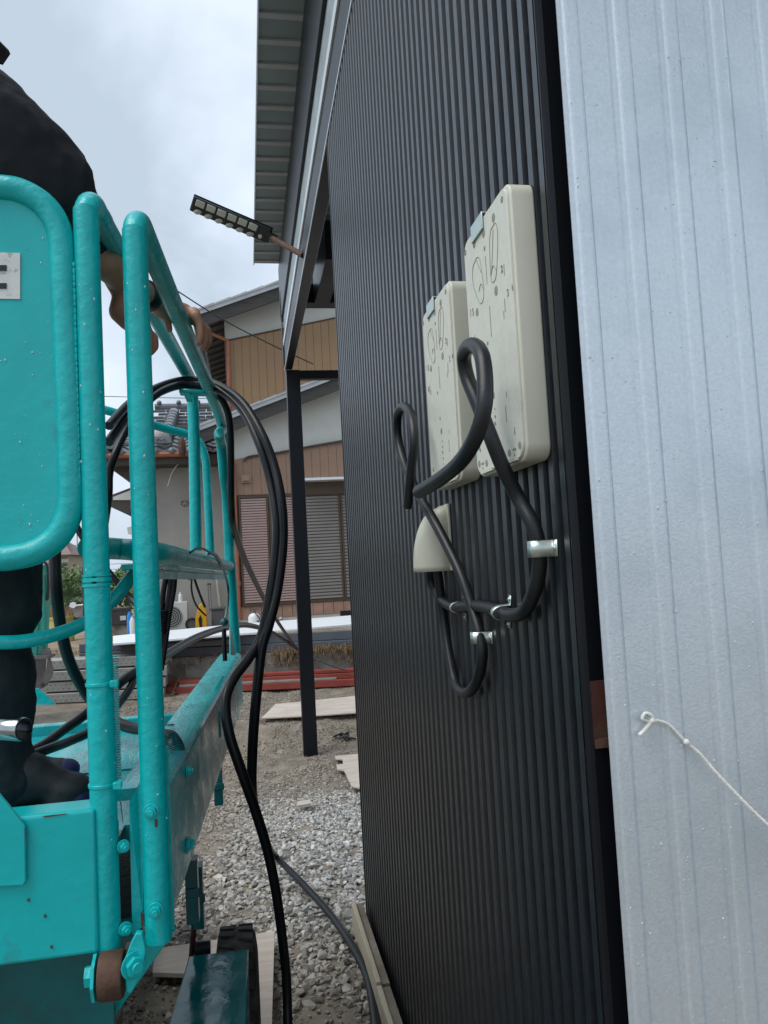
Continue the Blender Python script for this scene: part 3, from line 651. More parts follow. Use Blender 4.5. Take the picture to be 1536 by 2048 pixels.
# outer rail: post at the near corner, over the top and away to the bracket and the far end
b2 = L3(0, 1.36, 0.90); z2 = ZT
p2 = [b2, L3(0, 1.36, 1.3), L3(0, 1.36, 1.8), *[L3(0, 1.36 + .062 * (1 - math.cos(a_)), ZU - .062 * (1 - math.sin(a_))) for a_ in (0, .3, .6, .9, 1.2, math.pi / 2)], L3(0, 1.5, ZU - .001), L3(0.002, 2.0, z2 + .009), L3(0.003, 2.6, z2), L3(0.003, 3.0, z2 - .015)]
far = onL(428, 862, 0)
fy = far.y
rail('guardrail', p2 + [L3(0.003, 3.16, z2 - .05), L3(.003, 3.22, z2 - .14), L3(.003, 3.23, 1.9), L3(.003, 3.23, 1.53)], k=8)
b1 = at(215, 1898, y=1.36); x1 = -0.251
def L1(s, z): return Vector((x1 + 0.05 * (s - 1.36), s, z))
zt1 = 2.168
e1 = at(382, 765, y=2.85)
rail('guardrail', [L1(1.36, 0.895), L1(1.36, 1.3), L1(1.36, 1.8), *[L1(1.36 + .062 * (1 - math.cos(a_)), zt1 - .062 * (1 - math.sin(a_))) for a_ in (0, .3, .6, .9, 1.2, math.pi / 2)], L1(1.5, zt1), L1(2.0, (zt1 + e1.z) / 2), e1 + Vector((-.003, -.12, 0)), e1, at(385, 795, y=2.87), at(389, 900, y=2.87), at(392, 1102, y=2.87)], k=8)
# sleeve collars on post 1 and cable ties
for (y_, h_) in ((1160, .006), (1168, .004), (1152, .003)):
    p = at(190, y_, y=1.36); MB().tube([(x1, 1.36, p.z - h_), (x1, 1.36, p.z + h_)], TR + .0022, 20).build('weld_collar', 'teal_paint', lf, smooth=True)
for y_ in (1367, 1568):
    z_ = at(208, y_, y=1.36).z
    t = MB().tube([(x1, 1.36, z_ - .003), (x1, 1.36, z_ + .003)], TR + .002, 20); t.box((x1 + .02, 1.332, z_ - .004), (x1 + .033, 1.345, z_ + .007)); t.build('cable_tie', 'teal_paint', lf, smooth=True, bevel=.001)
# corrugated conduit up the back of post 1
zc0, zc1 = at(215, 1560, y=1.37).z, at(240, 1310, y=1.37).z
t = MB(); z_ = zc0
while z_ < zc1:
    t.tube([(x1 + .0195, 1.372, z_), (x1 + .0195, 1.372, z_ + .0022)], .0085, 12); z_ += .0042
t.build('corrugated_conduit', 'teal_paint', lf)
# gate panel with tube frame
YF = 1.36
fr = [(-330, 376), (-100, 376), (0, 376), (45, 384), (85, 408), (111, 442), (123, 485), (127, 560), (131, 640), (135, 740), (139, 830), (142, 930), (143, 990), (136, 1035), (113, 1075), (75, 1102), (30, 1114), (-30, 1117), (-330, 1117)]
rail('gate_frame', [at(a_, b_, y=YF) for a_, b_ in fr], k=5)
pn = [(-330, 380), (0, 380), (45, 388), (80, 412), (106, 446), (118, 490), (128, 740), (138, 930), (137, 990), (130, 1030), (108, 1068), (72, 1095), (30, 1108), (-330, 1112)]
MB().prism([at(a_, b_, y=YF - .002) for a_, b_ in pn], (0, .004, 0)).build('gate_panel', 'teal_flat', lf)
t = MB()
for k in range(34):
    p = at(147.5 + k * .35, 530 + k * 13.2, y=YF - .012); t.ball(p, (.0028, .003, .0055 + .002 * (k % 3)), 8, 5)
t.build('weld_bead', 'teal_paint', lf, smooth=True)
# sticker with printed bars
q = [at(a_, b_, y=YF - .0045) for a_, b_ in ((-60, 503), (40, 506), (40, 598), (-60, 596))]
st = MB().prism(q, (0, .002, 0)).build('sticker', 'sticker_white', lf)
for ya, yb in ((530, 541), (566, 577)):
    MB().prism([at(a_, b_, y=YF - .0058) for a_, b_ in ((-45, ya), (13, ya), (13, yb), (-45, yb))], (0, .001, 0)).build('printed_bar', 'print_black', st)
# front box below the gate
zb, zt_ = at(190, 1908, y=1.335).z, at(187, 1618, y=1.335).z
xr = at(187, 1620, y=1.335).x + .002
MB().box((-1.1, 1.335, zb), (xr, 1.40, zt_)).build('front_beam', 'teal_flat', lf, bevel=.006, seg=3)
q = [at(a_, b_, y=1.325) for a_, b_ in ((-160, 1560), (-6, 1584), (50, 1652), (52, 1762), (46, 1772), (-160, 1782))]
MB().prism(q, (0, .009, 0)).build('corner_plate', 'teal_flat', lf, bevel=.002)
for px, py in ((33, 1670), (90, 1832), (57, 1800), (103, 1894)):
    p = at(px, py, y=1.333); MB().ball(p, (.0022, .001, .003), 8, 5).build('paint_chip', 'rust', lf)
# side beam: long box with rolled top edge
n0, n1 = onL(342, 1558, .03), onL(478, 1306, .03)
zb_ = .918; zT = 1.135
s0, s1 = 1.41, 3.5
prof = [(-.075, zT - .004), (-.070, zT), (-.002, zT), (.008, zT - .003), (.013, zT - .008), (.016, zT - .016), (.016, zb_), (.012, zb_), (-.02, zb_), (-.02, zT - .02), (-.075, zT - .02)]
m = MB(); n = len(prof)
m.add([L3(o, s0, z if z > 1 else z) for o, z in prof] + [L3(o, s1, z) for o, z in prof], [(i, (i + 1) % n, n + (i + 1) % n, n + i) for i in range(n)] + [tuple(range(n)), tuple(range(2*n - 1, n - 1, -1))])
m.build('side_beam', 'teal_wet', lf, smooth=True)
MB().prism([L3(.014, s0 - .004, zb_ - .02), L3(-.006, s0 - .004, zb_ - .02), L3(-.006, s0 - .004, zT + .01), L3(.014, s0 - .004, zT - .01)], (0, .004, 0)).build('end_plate', 'teal_paint', lf)
# angle brackets between the two posts
def zz(px, py, Y=1.38): return at(px, py, y=Y).z
MB().prism([(-.214, 1.372, zz(240, 1870)), (-.196, 1.372, zz(268, 1850)), (-.194, 1.385, zz(268, 1565)), (-.200, 1.385, zz(260, 1575)), (-.213, 1.375, zz(238, 1605))], (0, .006, 0)).build('angle_bracket', 'teal_paint', lf)
MB().prism([(-.2, 1.39, zz(262, 1860)), (-.2, 1.39, zz(262, 1580)), (-.2, 1.46, zz(262, 1550)), (-.2, 1.46, zz(262, 1850))], (.004, 0, 0)).build('angle_bracket', 'teal_paint', lf)
MB().box((-.1915, 1.352, zz(278, 1858)), (-.1865, 1.40, zz(268, 1452))).build('post_plate', 'teal_paint', lf, bevel=.001)
MB().box((-.1845, 1.383, zz(278, 1870)), (-.1475, 1.388, zz(268, 1500))).build('post_plate', 'teal_paint', lf)
MB().box((-.20, 1.40, .93), (-.16, 1.46, 1.1)).build('corner_block', 'teal_dark_shaded', lf)
def bolt(c, ax, r=.011, m_='teal_paint', par=lf, l=.012):
    c = Vector(c); ax = Vector(ax).normalized(); b = MB()
    b.tube([c, c + ax * .0025], r * 1.35, 16).tube([c + ax * .0025, c + ax * l], r, 6).tube([c + ax * l, c + ax * (l + .005)], r * .55, 10)
    b.build('bolt', m_, par, bevel=.0008)
bolt(at(302, 1622, y=1.338), (0.05, -1, 0), .0095); bolt(at(311, 1820, y=1.338), (0.05, -1, 0), .0095)
bolt(at(246, 1692, y=1.355), (.55, -1, 0), .008); bolt(at(250, 1857, y=1.355), (.5, -1, 0), .0085)
bolt(onL(373, 1542, .017), (1, -.05, 0), .009, l=.009); bolt(onL(376, 1686, .017), (1, -.05, 0), .009, l=.009); bolt(onL(374, 1692, .017), (1, -.05, 0), .011, l=.007)
MB().box((-.168, 1.3375, zz(302, 1655, 1.338)), (-.164, 1.3392, zz(302, 1640, 1.338))).build('rust_spot', 'rust', lf)
MB().box((-.1785, 1.3405, zz(295, 1715, 1.338)), (-.1768, 1.342, zz(293, 1675, 1.338))).build('rust_spot', 'rust', lf)
for P_, nm_ in (([(84, 1633), (104, 1630), (122, 1628.5), (136, 1627), (130, 1629.5), (108, 1632.5), (90, 1635)], 1.334), ([(49.5, 1655), (51, 1656), (52, 1672), (51.5, 1690), (50.3, 1676)], 1.3245), ([(240, 1604), (242, 1602), (245, 1630), (247, 1652), (244, 1636)], 1.3705), ([(281, 1822), (288, 1830), (286, 1858), (282, 1850)], 1.351)):
    MB().prism([at(a_, b_, y=nm_) for a_, b_ in P_], (0, .0006, 0)).build('rust_spot', 'rust', lf)
# deck
d0 = -1.35
MB().box((d0, 1.40, DZ - .03), (-.235, 2.36, DZ)).build('deck', 'teal_wet', lf)
MB().prism([(-.235, 1.46, DZ - .03), (-.185, 1.46, DZ - .03), (-.14, 2.36, DZ - .03), (-.235, 2.36, DZ - .03)], (0, 0, .03)).build('deck_edge', 'teal_wet', lf)
MB().box((d0, 2.362, DZ - .05), (-.10, 2.40, DZ + .028)).box((d0, 2.40, DZ - .05), (-.10, 2.48, DZ + .012)).build('end_lip', 'teal_wet', lf, bevel=.004)
q = [at(a_, b_, y=2.47) for a_, b_ in ((-120, 1376), (78, 1377), (112, 1409), (-120, 1414))]
MB().prism(q, (0, .005, 0)).build('toe_plate', 'teal_paint', lf)
q = [at(a_, b_, y=2.47) for a_, b_ in ((380, 1398), (420, 1392), (445, 1352), (449, 1352), (430, 1400))]
MB().prism(q, (0, .005, 0)).build('toe_plate', 'teal_paint', lf)
MB().box((d0, 1.41, DZ + .001), (-.24, 1.43, DZ + .02)).build('deck_seam', 'teal_wet', lf)
MB().box((d0, 1.86, DZ), (-.21, 1.865, DZ + .003)).build('deck_seam', 'teal_dark_shaded', lf)
# bracket where two rails meet and the far-end posts with hinges
br = at(392, 768, y=2.72)
UB = lambda L_: [at(a_, b_, y=2.60) for a_, b_ in L_]
MB().prism(UB([(358, 778), (416, 780), (416, 787), (358, 785)]), (0, .05, 0)).prism(UB([(410, 752), (416, 750), (416, 780), (410, 780)]), (0, .05, 0)).prism(UB([(396, 752), (410, 752), (410, 756), (396, 755)]), (0, .05, 0)).prism(UB([(366, 785), (380, 786), (384, 802), (372, 800)]), (0, .03, 0)).build('rail_bracket', 'teal_paint', lf, bevel=.003)
rail('hinge_post', [L3(.003, 3.0, z2 - .015), L3(.003, 3.2, z2 - .03), onL(438, 868, .006), onL(443, 890, .006), onL(448, 950, .006), onL(455, 1017, .006), onL(472, 1302, .006)], r=.0195)
rail('end_rail', [at(140, 806, y=3.0), at(210, 820, y=3.0), at(260, 836, y=3.05), at(330, 857, y=3.15), at(375, 869, y=3.2), at(398, 884, y=3.2), at(410, 915, y=3.2), at(414, 960, y=3.2), at(421, 1110, y=3.2)], r=.0165)
rail('mid_rail', [at(178, 1096, y=1.46), at(240, 1098, y=1.6), onL(310, 1105, -.02), onL(395, 1121, -.01), onL(463, 1133, 0)], k=6)
MB().prism([L3(-.07, 1.5, 1.522), L3(-.02, 1.5, 1.522), L3(-.005, 3.2, 1.492), L3(-.05, 3.2, 1.492)], (0, 0, -.010)).prism([L3(-.035, 1.5, 1.511), L3(-.030, 1.5, 1.511), L3(-.010, 3.2, 1.481), L3(-.015, 3.2, 1.481)], (0, 0, -.018)).build('cable_tray', 'teal_paint', lf)
for ya, yb in ((918, 962), (1050, 1092)):
    A, B = at(437, ya, y=3.3), at(450, ya + 2, y=3.3); C_, D_ = at(453, yb, y=3.3), at(441, yb - 1, y=3.3)
    if ya > 1000: A, B, C_, D_ = [p + V_ for p, V_ in zip((A, B, C_, D_), [Vector((.018, 0, 0))] * 4)]
    h = MB().prism([A, B, C_, D_], (0, .006, 0)).build('hinge', 'teal_paint', lf)
    for t_ in (.2, .5, .8):
        c = B.lerp(C_, t_) * .5 + A.lerp(D_, t_) * .5 + Vector((0, -.002, 0)); MB().ball(c, .0065, 8, 5).build('rivet', 'teal_paint', h, smooth=True)
# post foot at the far end
A = onL(458, 1252, .02)
MB().prism([onL(458, 1255, .02), onL(462, 1255, .02), onL(470, 1310, .02), onL(459, 1310, .02)], (.004, -.01, 0)).build('foot_bracket', 'teal_paint', lf)
lp = [onL(448, 1258, .02), onL(450, 1322, .02)]
lc = MB().tube(lp, .0075, 8).build('locking_pin', 'black_steel', lf, smooth=True)
MB().tube(spline([onL(417, 1108, .02), onL(432, 1110, .02), onL(446, 1135, .02), onL(456, 1175, .02), onL(455, 1215, .02), onL(448, 1248, .02)], 6), .0045, 6).build('lanyard', 'teal_dark_shaded', lc, smooth=True)
MB().tube(spline([onL(380, 1105, .03), onL(400, 1096, .03), onL(425, 1108, .03), onL(436, 1120, .03)], 5), .003, 6).build('lanyard', 'rubber', lf, smooth=True)
MB().ball(onL(449, 1244, .02), .014, 8, 6).build('knot', 'teal_dark_shaded', lc, smooth=True)
# teal painted hose in front, bundles under the tray
rail('painted_hose', [at(-120, 1283, y=1.47), at(0, 1285, y=1.47), at(60, 1281, y=1.48), at(120, 1266, y=1.5), at(180, 1240, y=1.52), at(230, 1195, y=1.55), at(262, 1155, y=1.58), at(290, 1120, y=1.62)], r=.0125)
for pts in ([(335, 1140), (328, 1175), (322, 1230), (318, 1290), (316, 1330)], [(342, 1138), (340, 1180), (332, 1230), (325, 1280), (318, 1330)], [(350, 1140), (347, 1180), (338, 1230), (330, 1290), (322, 1340)]):
    rail('hose_bundle', [at(a_, b_, y=2.15) for a_, b_ in pts], r=.0075, m='rubber')
MB().ball(at(341, 1136, y=2.15), .022, 8, 6).ball(at(383, 1148, y=2.4), .02, 8, 6).build('clamp', 'teal_dark_shaded', lf, smooth=True)
t = MB()
for k in range(11): p = at(326 - k * .4, 1222 + k * 4.5, y=2.13); t.tube([p, p + Vector((0, 0, .002))], .017, 10)
t.build('spring_wrap', 'rubber', lf)
MB().tube(spline([at(386, 1150, y=2.4), at(398, 1185, y=2.4), at(410, 1215, y=2.4)], 4), .004, 5).tube(spline([at(384, 1150, y=2.4), at(383, 1180, y=2.4), at(392, 1210, y=2.4), at(412, 1232, y=2.4)], 4), .003, 5).build('thin_wire', 'rubber', lf)
# corrugated sleeve at the deck edge
cs = spline([at(322, 1475, y=1.75), at(338, 1478, y=1.72), at(350, 1492, y=1.7), at(356, 1515, y=1.68)], 6); t = MB()
for i in range(0, len(cs) - 1): t.tube([cs[i], cs[i].lerp(cs[i+1], .55)], .018, 12)
t.build('corrugated_sleeve', 'teal_dark_shaded', lf)
t = MB()
for i in range(3): t.tube([c + Vector((.008 * (i - 1), 0, .014)) for c in cs], .004, 6)
t.build('hose_bundle', 'rubber', lf, smooth=True)
# roller at the lower corner
rc = at(224, 1950, y=1.33)
MB().tube([(rc.x - .018, 1.33, rc.z), (rc.x - .014, 1.33, rc.z), (rc.x + .014, 1.33, rc.z), (rc.x + .018, 1.33, rc.z)], [.034, .036, .036, .034], 24).build('roller', 'rust', lf, smooth=True)
MB().tube([(rc.x - .027, 1.33, rc.z), (rc.x - .022, 1.33, rc.z)], .036, 8).tube([(rc.x - .04, 1.33, rc.z + .003), (rc.x - .027, 1.33, rc.z + .003)], .016, 6).build('roller_washer', 'teal_paint', lf)
q = [at(a_, b_, y=1.31) for a_, b_ in ((252, 1985), (247, 1925), (262, 1885), (272, 1866), (284, 1866), (292, 1900), (288, 1940), (262, 1988))]
MB().prism(q, (0, .012, 0)).build('roller_lug', 'teal_paint', lf, bevel=.002)
bolt(at(268, 1930, y=1.309), (.6, -1, 0), .016)
# scissor arms and the under frame
MB().prism([at(a_, b_, y=1.56) for a_, b_ in ((352, 1860), (300, 1880), (100, 2110), (175, 2110))], (0, .03, 0)).build('scissor_arm', 'teal_paint', lf, bevel=.003)
MB().prism([L3(-.3, 1.9, .9), L3(-.3, 2.05, .9), L3(-.3, 3.6, .2), L3(-.3, 3.45, .15)], (-.04, 0, 0)).build('scissor_arm', 'teal_dark_shaded', lf)
MB().box((-1.3, 1.50, .40), (-.27, 1.52, .898)).build('under_plate', 'teal_dark_shaded', lf)
MB().box((-1.3, 1.46, .86), (-.21, 2.4, .9)).build('under_frame', 'teal_dark_shaded', lf)
MB().box((-1.3, 1.46, .46), (-.62, 3.2, .5)).build('chassis', 'teal_dark_shaded', lf)
for k, (px, y0_, y1_, Y) in enumerate(((384, 1722, 1850, 2.15), (395, 1735, 1860, 2.3), (437, 1535, 1612, 3.0))):
    A, B = at(px, y0_, y=Y), at(px, y1_, y=Y)
    MB().box((A.x - .02, Y, B.z), (A.x + .012, Y + .05, A.z)).box((A.x - .02, Y - .004, (A.z + B.z) / 2 - .012), (A.x + .018, Y, (A.z + B.z) / 2 + .012)).build('hanger_bracket', 'teal_dark_shaded', lf, bevel=.003)
MB().box((-.30, 1.7, .78), (-.2, 2.3, .86)).build('under_box', 'teal_dark_shaded', lf)
# outrigger box, glossy
OZ = .50; q = [at(a_, b_, z=OZ) for a_, b_ in ((377, 1912), (497, 1897), (492, 2120), (318, 2120))]
MB().prism(q, (0, 0, -.16)).build('outrigger_cover', 'teal_gloss', lf, bevel=.004)
MB().box((-.75, 1.75, .30), (-.40, 1.95, .36)).box((-.9, 2.0, .33), (-.36, 2.12, .42)).build('axle_frame', 'black_steel', lf, bevel=.004)
p = at(375, 1888, z=.45); MB().tube([p + Vector((0, 0, -.12)), p + Vector((.02, 0, .05))], .008, 8).build('red_lever', 'red_primer', lf)
p = at(412, 1895, z=.45); MB().tube([p + Vector((-.03, 0, 0)), p + Vector((.012, 0, 0))], .018, 12).build('black_knob', 'rubber', lf, smooth=True)
# wheel
tyc = at(471, 1872, z=.47); wr_ = .235; cy = tyc.y + .01; tx0, tx1 = at(430, 1880, z=.46).x, at(514, 1880, z=.46).x
wh = MB(); sg = 48; pr = [(tx0 + .02, wr_ * .55), (tx0, wr_ * .75), (tx0 + .006, wr_ * .93), (tx0 + .02, wr_ - .003), ((tx0 + tx1) / 2, wr_), (tx1 - .02, wr_ - .003), (tx1 - .006, wr_ * .93), (tx1, wr_ * .75), (tx1 - .02, wr_ * .55)]
for i in range(sg):
    a = 2 * math.pi * i / sg
    for x, r in pr: wh.v.append((x, cy + math.cos(a) * r, wr_ + math.sin(a) * r))
k_ = len(pr); wh.f = [(i * k_ + j, i * k_ + j + 1, ((i + 1) % sg) * k_ + j + 1, ((i + 1) % sg) * k_ + j) for i in range(sg) for j in range(k_ - 1)]
wheel = wh.build('tyre', 'tyre_rubber', lf, smooth=True)
t = MB()
for i in range(30):
    a0 = 2 * math.pi * i / 30
    for side in (0, 1):
        xs_ = [tx0 + .012, (tx0 + tx1) / 2 - .006] if side == 0 else [(tx0 + tx1) / 2 + .006, tx1 - .012]
        aa = a0 + (.1 if side else 0); Q = []
        for (xx_, da) in ((xs_[0], 0), (xs_[1], .05), (xs_[1], .18), (xs_[0], .13)):
            Q.append(Vector((xx_, cy + math.cos(aa + da) * (wr_ - .004), wr_ + math.sin(aa + da) * (wr_ - .004))))
        nn = Vector((0, math.cos(aa + .09), math.sin(aa + .09))) * .009
        t.prism(Q, nn)
t.build('tread', 'tyre_rubber', wheel)
MB().tube([(tx0 + .03, cy, wr_), (tx1 - .03, cy, wr_)], wr_ * .54, 24).build('rim', 'teal_dark_shaded', wheel, smooth=True)
# other wheels out of sight keep the chassis standing
MB().box((-1.25, 1.9, .1), (-.52, 3.6, .46)).build('chassis_body', 'teal_dark_shaded', lf)

# ================================================================ SOCKET AND GREY CASE ON THE DECK
sk = thing('socket_wrench', at(20, 1460, y=1.45), 'chrome hexagonal socket on its bar in front of the trouser leg', 'wrench')
A, B = at(-70, 1456, y=1.475), at(48, 1459, y=1.40); ax = (B - A).normalized()
mid = A.lerp(B, .42)
t = MB(); R_o = .0200; side = ax.orthogonal().normalized(); s2_ = ax.cross(side)
def ringp(c, r, n, ph=0): return [c + side * math.cos(ph + 2*math.pi*k/n) * r + s2_ * math.sin(ph + 2*math.pi*k/n) * r for k in range(n)]
seq = [(A, .0125, 24), (mid - ax * .004, .0125, 24), (mid, R_o - .001, 24), (mid + ax * .002, R_o, 24), (B - ax * .002, R_o, 24), (B, R_o - .0015, 24)]
vs = []; 
for c, r, n_ in seq: vs += ringp(c, r, 24)
hexr = lambda k, r: r * math.cos(math.pi / 6) / math.cos(((2*math.pi*k/24) % (math.pi/3)) - math.pi / 6)
vs += [B + side * math.cos(2*math.pi*k/24) * hexr(k, .0165) + s2_ * math.sin(2*math.pi*k/24) * hexr(k, .0165) for k in range(24)]
vs += [v - ax * .03 for v in vs[-24:]]
m_ = len(seq) + 2
t.add(vs, [(i*24+k, i*24+(k+1) % 24, (i+1)*24+(k+1) % 24, (i+1)*24+k) for i in range(m_-1) for k in range(24)] + [tuple((m_-1)*24+k for k in range(24))])
t.build('socket', 'chrome', sk, smooth=True)
MB().tube([A, A + Vector((-.12, 0, .005)), A + Vector((-.35, .02, -.12)), A + Vector((-.42, .02, -.155))], .010, 10).build('handle', 'chrome', sk, smooth=True)
gcp = at(90, 1603, z=DZ + .02)
g1, g2 = at(-30, 1612, z=DZ + .012), at(133, 1603, z=DZ + .012)
gx = (g2 - g1).normalized(); gy = Vector((-gx.y, gx.x, 0))
M_ = Matrix(((gx.x, gy.x, 0, g1.x), (gx.y, gy.y, 0, g1.y), (0, 0, 1, DZ + .0005), (0, 0, 0, 1)))
t = thing('tool_case', (g1.x, g1.y, DZ), 'slim clear grey plastic tool case lying on the deck by the boot', 'case')
LN_ = (g2 - g1).length
MB().box((0, -.008, 0), (LN_ - .025, .022, .02), M_).build('body', 'grey_clear', t, bevel=.004)
MB().box((LN_ - .025, -.004, .002), (LN_, .018, .018), M_).build('cap', 'bin_grey', t, bevel=.003)

# ================================================================ PERSON
def remesh(name, balls, m, parent, vox, sm=4, label=None, fold=0, fs=.09):
    """balls: list of chains, each chain a list of (point, radius); blended into one skin"""
    mb = MB()
    for ch in balls:
        for i, (p, r) in enumerate(ch):
            rr = r if isinstance(r, tuple) else (r, r, r)
            mb.ball(p, rr, 14, 10)
            if i + 1 < len(ch):
                q, r2 = ch[i + 1]; ra = min(rr); rb = min(r2) if isinstance(r2, tuple) else r2
                mb.tube([p, Vector(p).lerp(Vector(q), .5), q], [ra, (ra + rb) / 2, rb], 14)
    o = mb.build(name, m, parent)
    md = o.modifiers.new('r', 'REMESH'); md.mode = 'VOXEL'; md.voxel_size = vox; md.use_smooth_shade = True
    if sm:
        s_ = o.modifiers.new('s', 'SMOOTH'); s_.iterations = sm; s_.factor = .5
    if fold:
        tx_ = bpy.data.textures.new('fold', 'CLOUDS'); tx_.noise_scale = fs; tx_.noise_depth = 2
        d_ = o.modifiers.new('d', 'DISPLACE'); d_.texture = tx_; d_.strength = fold; d_.mid_level = .5; d_.texture_coords = 'LOCAL'
    dg = bpy.context.evaluated_depsgraph_get(); me = bpy.data.meshes.new_from_object(o.evaluated_get(dg)); o.modifiers.clear()
    me.materials.clear(); me.materials.append(MATS[m]); o.data = me
    me.polygons.foreach_set('use_smooth', [True] * len(me.polygons)); return o
pr_ = thing('person', (-.5, 1.58, DZ), 'worker in black T-shirt and dark trousers standing on the lift deck, hand on the rail', 'person')
V = Vector
hipc = V((-.60, 1.60, 1.98)); chest = V((-.60, 1.58, 2.36)); neck = V((-.60, 1.56, 2.52)); head = V((-.565, 1.56, 2.70))
shR = at(-45, 262, y=1.46); shL = shR + V((-.05, .34, .0))
shR = V((shR.x, 1.46, shR.z))
chest = (shR + shL) / 2 + V((-.05, 0, -.10)); neck = (shR + shL) / 2 + V((-.02, 0, .09)); neck = neck + V((-.05, 0, 0)); head = neck + V((-.07, 0, .15))
hipc = V((chest.x + .02, 1.60, 1.96)); 
elR = at(206, 522, y=1.60); wrR = at(303, 600, y=1.86)
railp = lambda s: L3(0.001, s, ZT + .009)
hR = at(352, 640, y=2.0)
elL = at(205, 512, y=1.70); hL = at(286, 668, y=1.72)
kneeR = at(4, 1215, y=1.56); ankR = at(2, 1520, y=1.57)
ankR = V((at(10, 1520, y=1.57).x, 1.57, DZ + .09))
kneeL = V((kneeR.x - .06, 1.76, kneeR.z)); ankL = V((ankR.x - .12, 1.80, DZ + .09))
def fingers(wr, palm, k0, dirk, f0, down, ln=1.0):
    ch = [[(wr, .026), (wr.lerp(palm, .5), .028), (palm, .026)]]
    for i in range(4):
        kn = k0 + dirk * (i * .023); fdir = f0 + V((.16 * i - .1, 0, .05 * i)); l = (.9, 1.0, .95, .78)[i] * ln
        ch.append([(wr.lerp(palm, .6), .02), (palm.lerp(kn, .4), .0185), (palm.lerp(kn, .75) + V((.004, 0, .004)), .0165), (kn, .0135), (kn + fdir * .034 * l, .0108), (kn + fdir * .046 * l + down * .026 * l, .0095), (kn + fdir * .036 * l + down * .052 * l, .0085)])
    return ch
dk = V((.05, 1, 0)).normalized(); 
palmR = railp(1.985) + V((.002, 0, .038))
chR = fingers(wrR.lerp(hR, .35), palmR, railp(1.955) + V((.036, 0, .022)), dk, V((.42, .06, -.75)), V((-.12, 0, -1)))
chR.append([(palmR + V((0, -.02, -.004)), .017), (railp(1.93) + V((-.018, 0, .018)), .013), (railp(1.925) + V((-.030, 0, .0)), .0105), (railp(1.93) + V((-.026, 0, -.022)), .009)])
palmL = hL + V((-.01, 0, .02))
chL = fingers(hL + V((-.045, 0, .05)), palmL, hL + V((.0, -.03, .01)), V((0, 1, 0)), V((.5, 0, -.5)), V((-.3, 0, -1)), .8)
chL.append([(palmL, .016), (palmL + V((.012, -.035, -.01)), .011), (palmL + V((.016, -.04, -.04)), .009)])
body = [[(hipc, (.12, .15, .12)), (hipc.lerp(chest, .5), (.10, .13, .1)), (chest, (.11, .16, .11)), (neck, .055), (head, (.095, .078, .115))],
        [(chest, .1), (shR, .055), (shR.lerp(elR, .5), .045), (elR, .036), (elR.lerp(wrR, .45), .033), (wrR, .0265), (wrR.lerp(palmR, .5), .027)],
        [(chest, .1), (shL, .055), (shL.lerp(elL, .5), .04), (elL, .026), (elL.lerp(hL, .5), .022), (hL + V((-.045, 0, .05)), .026)],
        [(hipc + V((0, -.09, -.05)), .08), (kneeR, .052), (ankR, .034), (ankR + V((.05, 0, -.02)), .03)],
        [(hipc + V((0, .09, -.05)), .08), (kneeL, .052), (ankL, .034), (ankL + V((.05, 0, -.02)), .03)],
        [(head + V((.09, 0, -.01)), .02)]]
remesh('body', body + chR + chL, 'skin', pr_, .0045, 3)
sR = shR + V((0, 0, .02))
shirt = [[(hipc + V((0, 0, -.05)), (.15, .18, .12)), (hipc.lerp(chest, .5), (.14, .17, .14)), (chest, (.145, .2, .15)), (neck + V((-.02, 0, -.05)), .075)],
         [(chest, .13), (shR + V((0, 0, .01)), .108), (shR.lerp(elR, .42) + V((.006, 0, .008)), .108), (shR.lerp(elR, .76) + V((.008, 0, .008)), .070)],
         [(chest, .13), (shL, .098), (shL.lerp(elL, .42), .09), (shL.lerp(elL, .86), .066)]]
remesh('shirt', shirt, 'shirt_black', pr_, .007, 2, fold=.016, fs=.075)
trs = [[(hipc, (.155, .175, .12)), (hipc + V((.01, -.085, -.1)), .105), (kneeR + V((-.01, 0, .12)), .088), (kneeR + V((.004, 0, 0)), .066), (kneeR + V((-.012, 0, -.05)), .06), (kneeR.lerp(ankR, .5), .056), (ankR + V((-.01, 0, .03)), .052), (ankR + V((.012, 0, -.012)), .056)],
       [(hipc, .12), (hipc + V((.01, .085, -.1)), .105), (kneeL, .07), (kneeL.lerp(ankL, .5), .058), (ankL, .056)]]
remesh('trousers', trs, 'trousers', pr_, .007, 2, fold=.020, fs=.06)
def boot(an, tip, z):
    ch = [[(an + V((-.045, 0, -.045)), (.045, .042, .045)), (an + V((.02, 0, -.02)), (.05, .043, .05)), (an + V((.09, 0, -.044)), (.045, .042, .030)), (V((tip - .05, an.y, z + .030)), (.042, .044, .025))]]
    o = remesh('boot', ch, 'boot', pr_, .006, 2)
    MB().prism([(an.x - .09, an.y - .042, z + .001), (tip - .055, an.y - .046, z + .001), (tip - .01, an.y - .03, z + .001), (tip + .002, an.y, z + .001), (tip - .01, an.y + .03, z + .001), (tip - .055, an.y + .046, z + .001), (an.x - .09, an.y + .042, z + .001)], (0, 0, .016)).build('sole', 'boot', o, bevel=.003)
    mb = MB(); mb.ball((tip - .026, an.y, z + .028), (.030, .038, .023), 14, 9); mb.build('toe_cap', 'boot_blue', o, smooth=True)
tipR = at(188, 1578, y=1.57).x
boot(ankR + V((.02, 0, 0)), tipR, DZ); boot(ankL, ankL.x + .2, DZ)
cw = MB(); cw.ball(head + V((-.01, 0, .05)), (.108, .092, .085), 14, 8)
cap_ = cw.build('cap', 'shirt_black', pr_, smooth=True)
tp = at(21, 108, y=1.56)
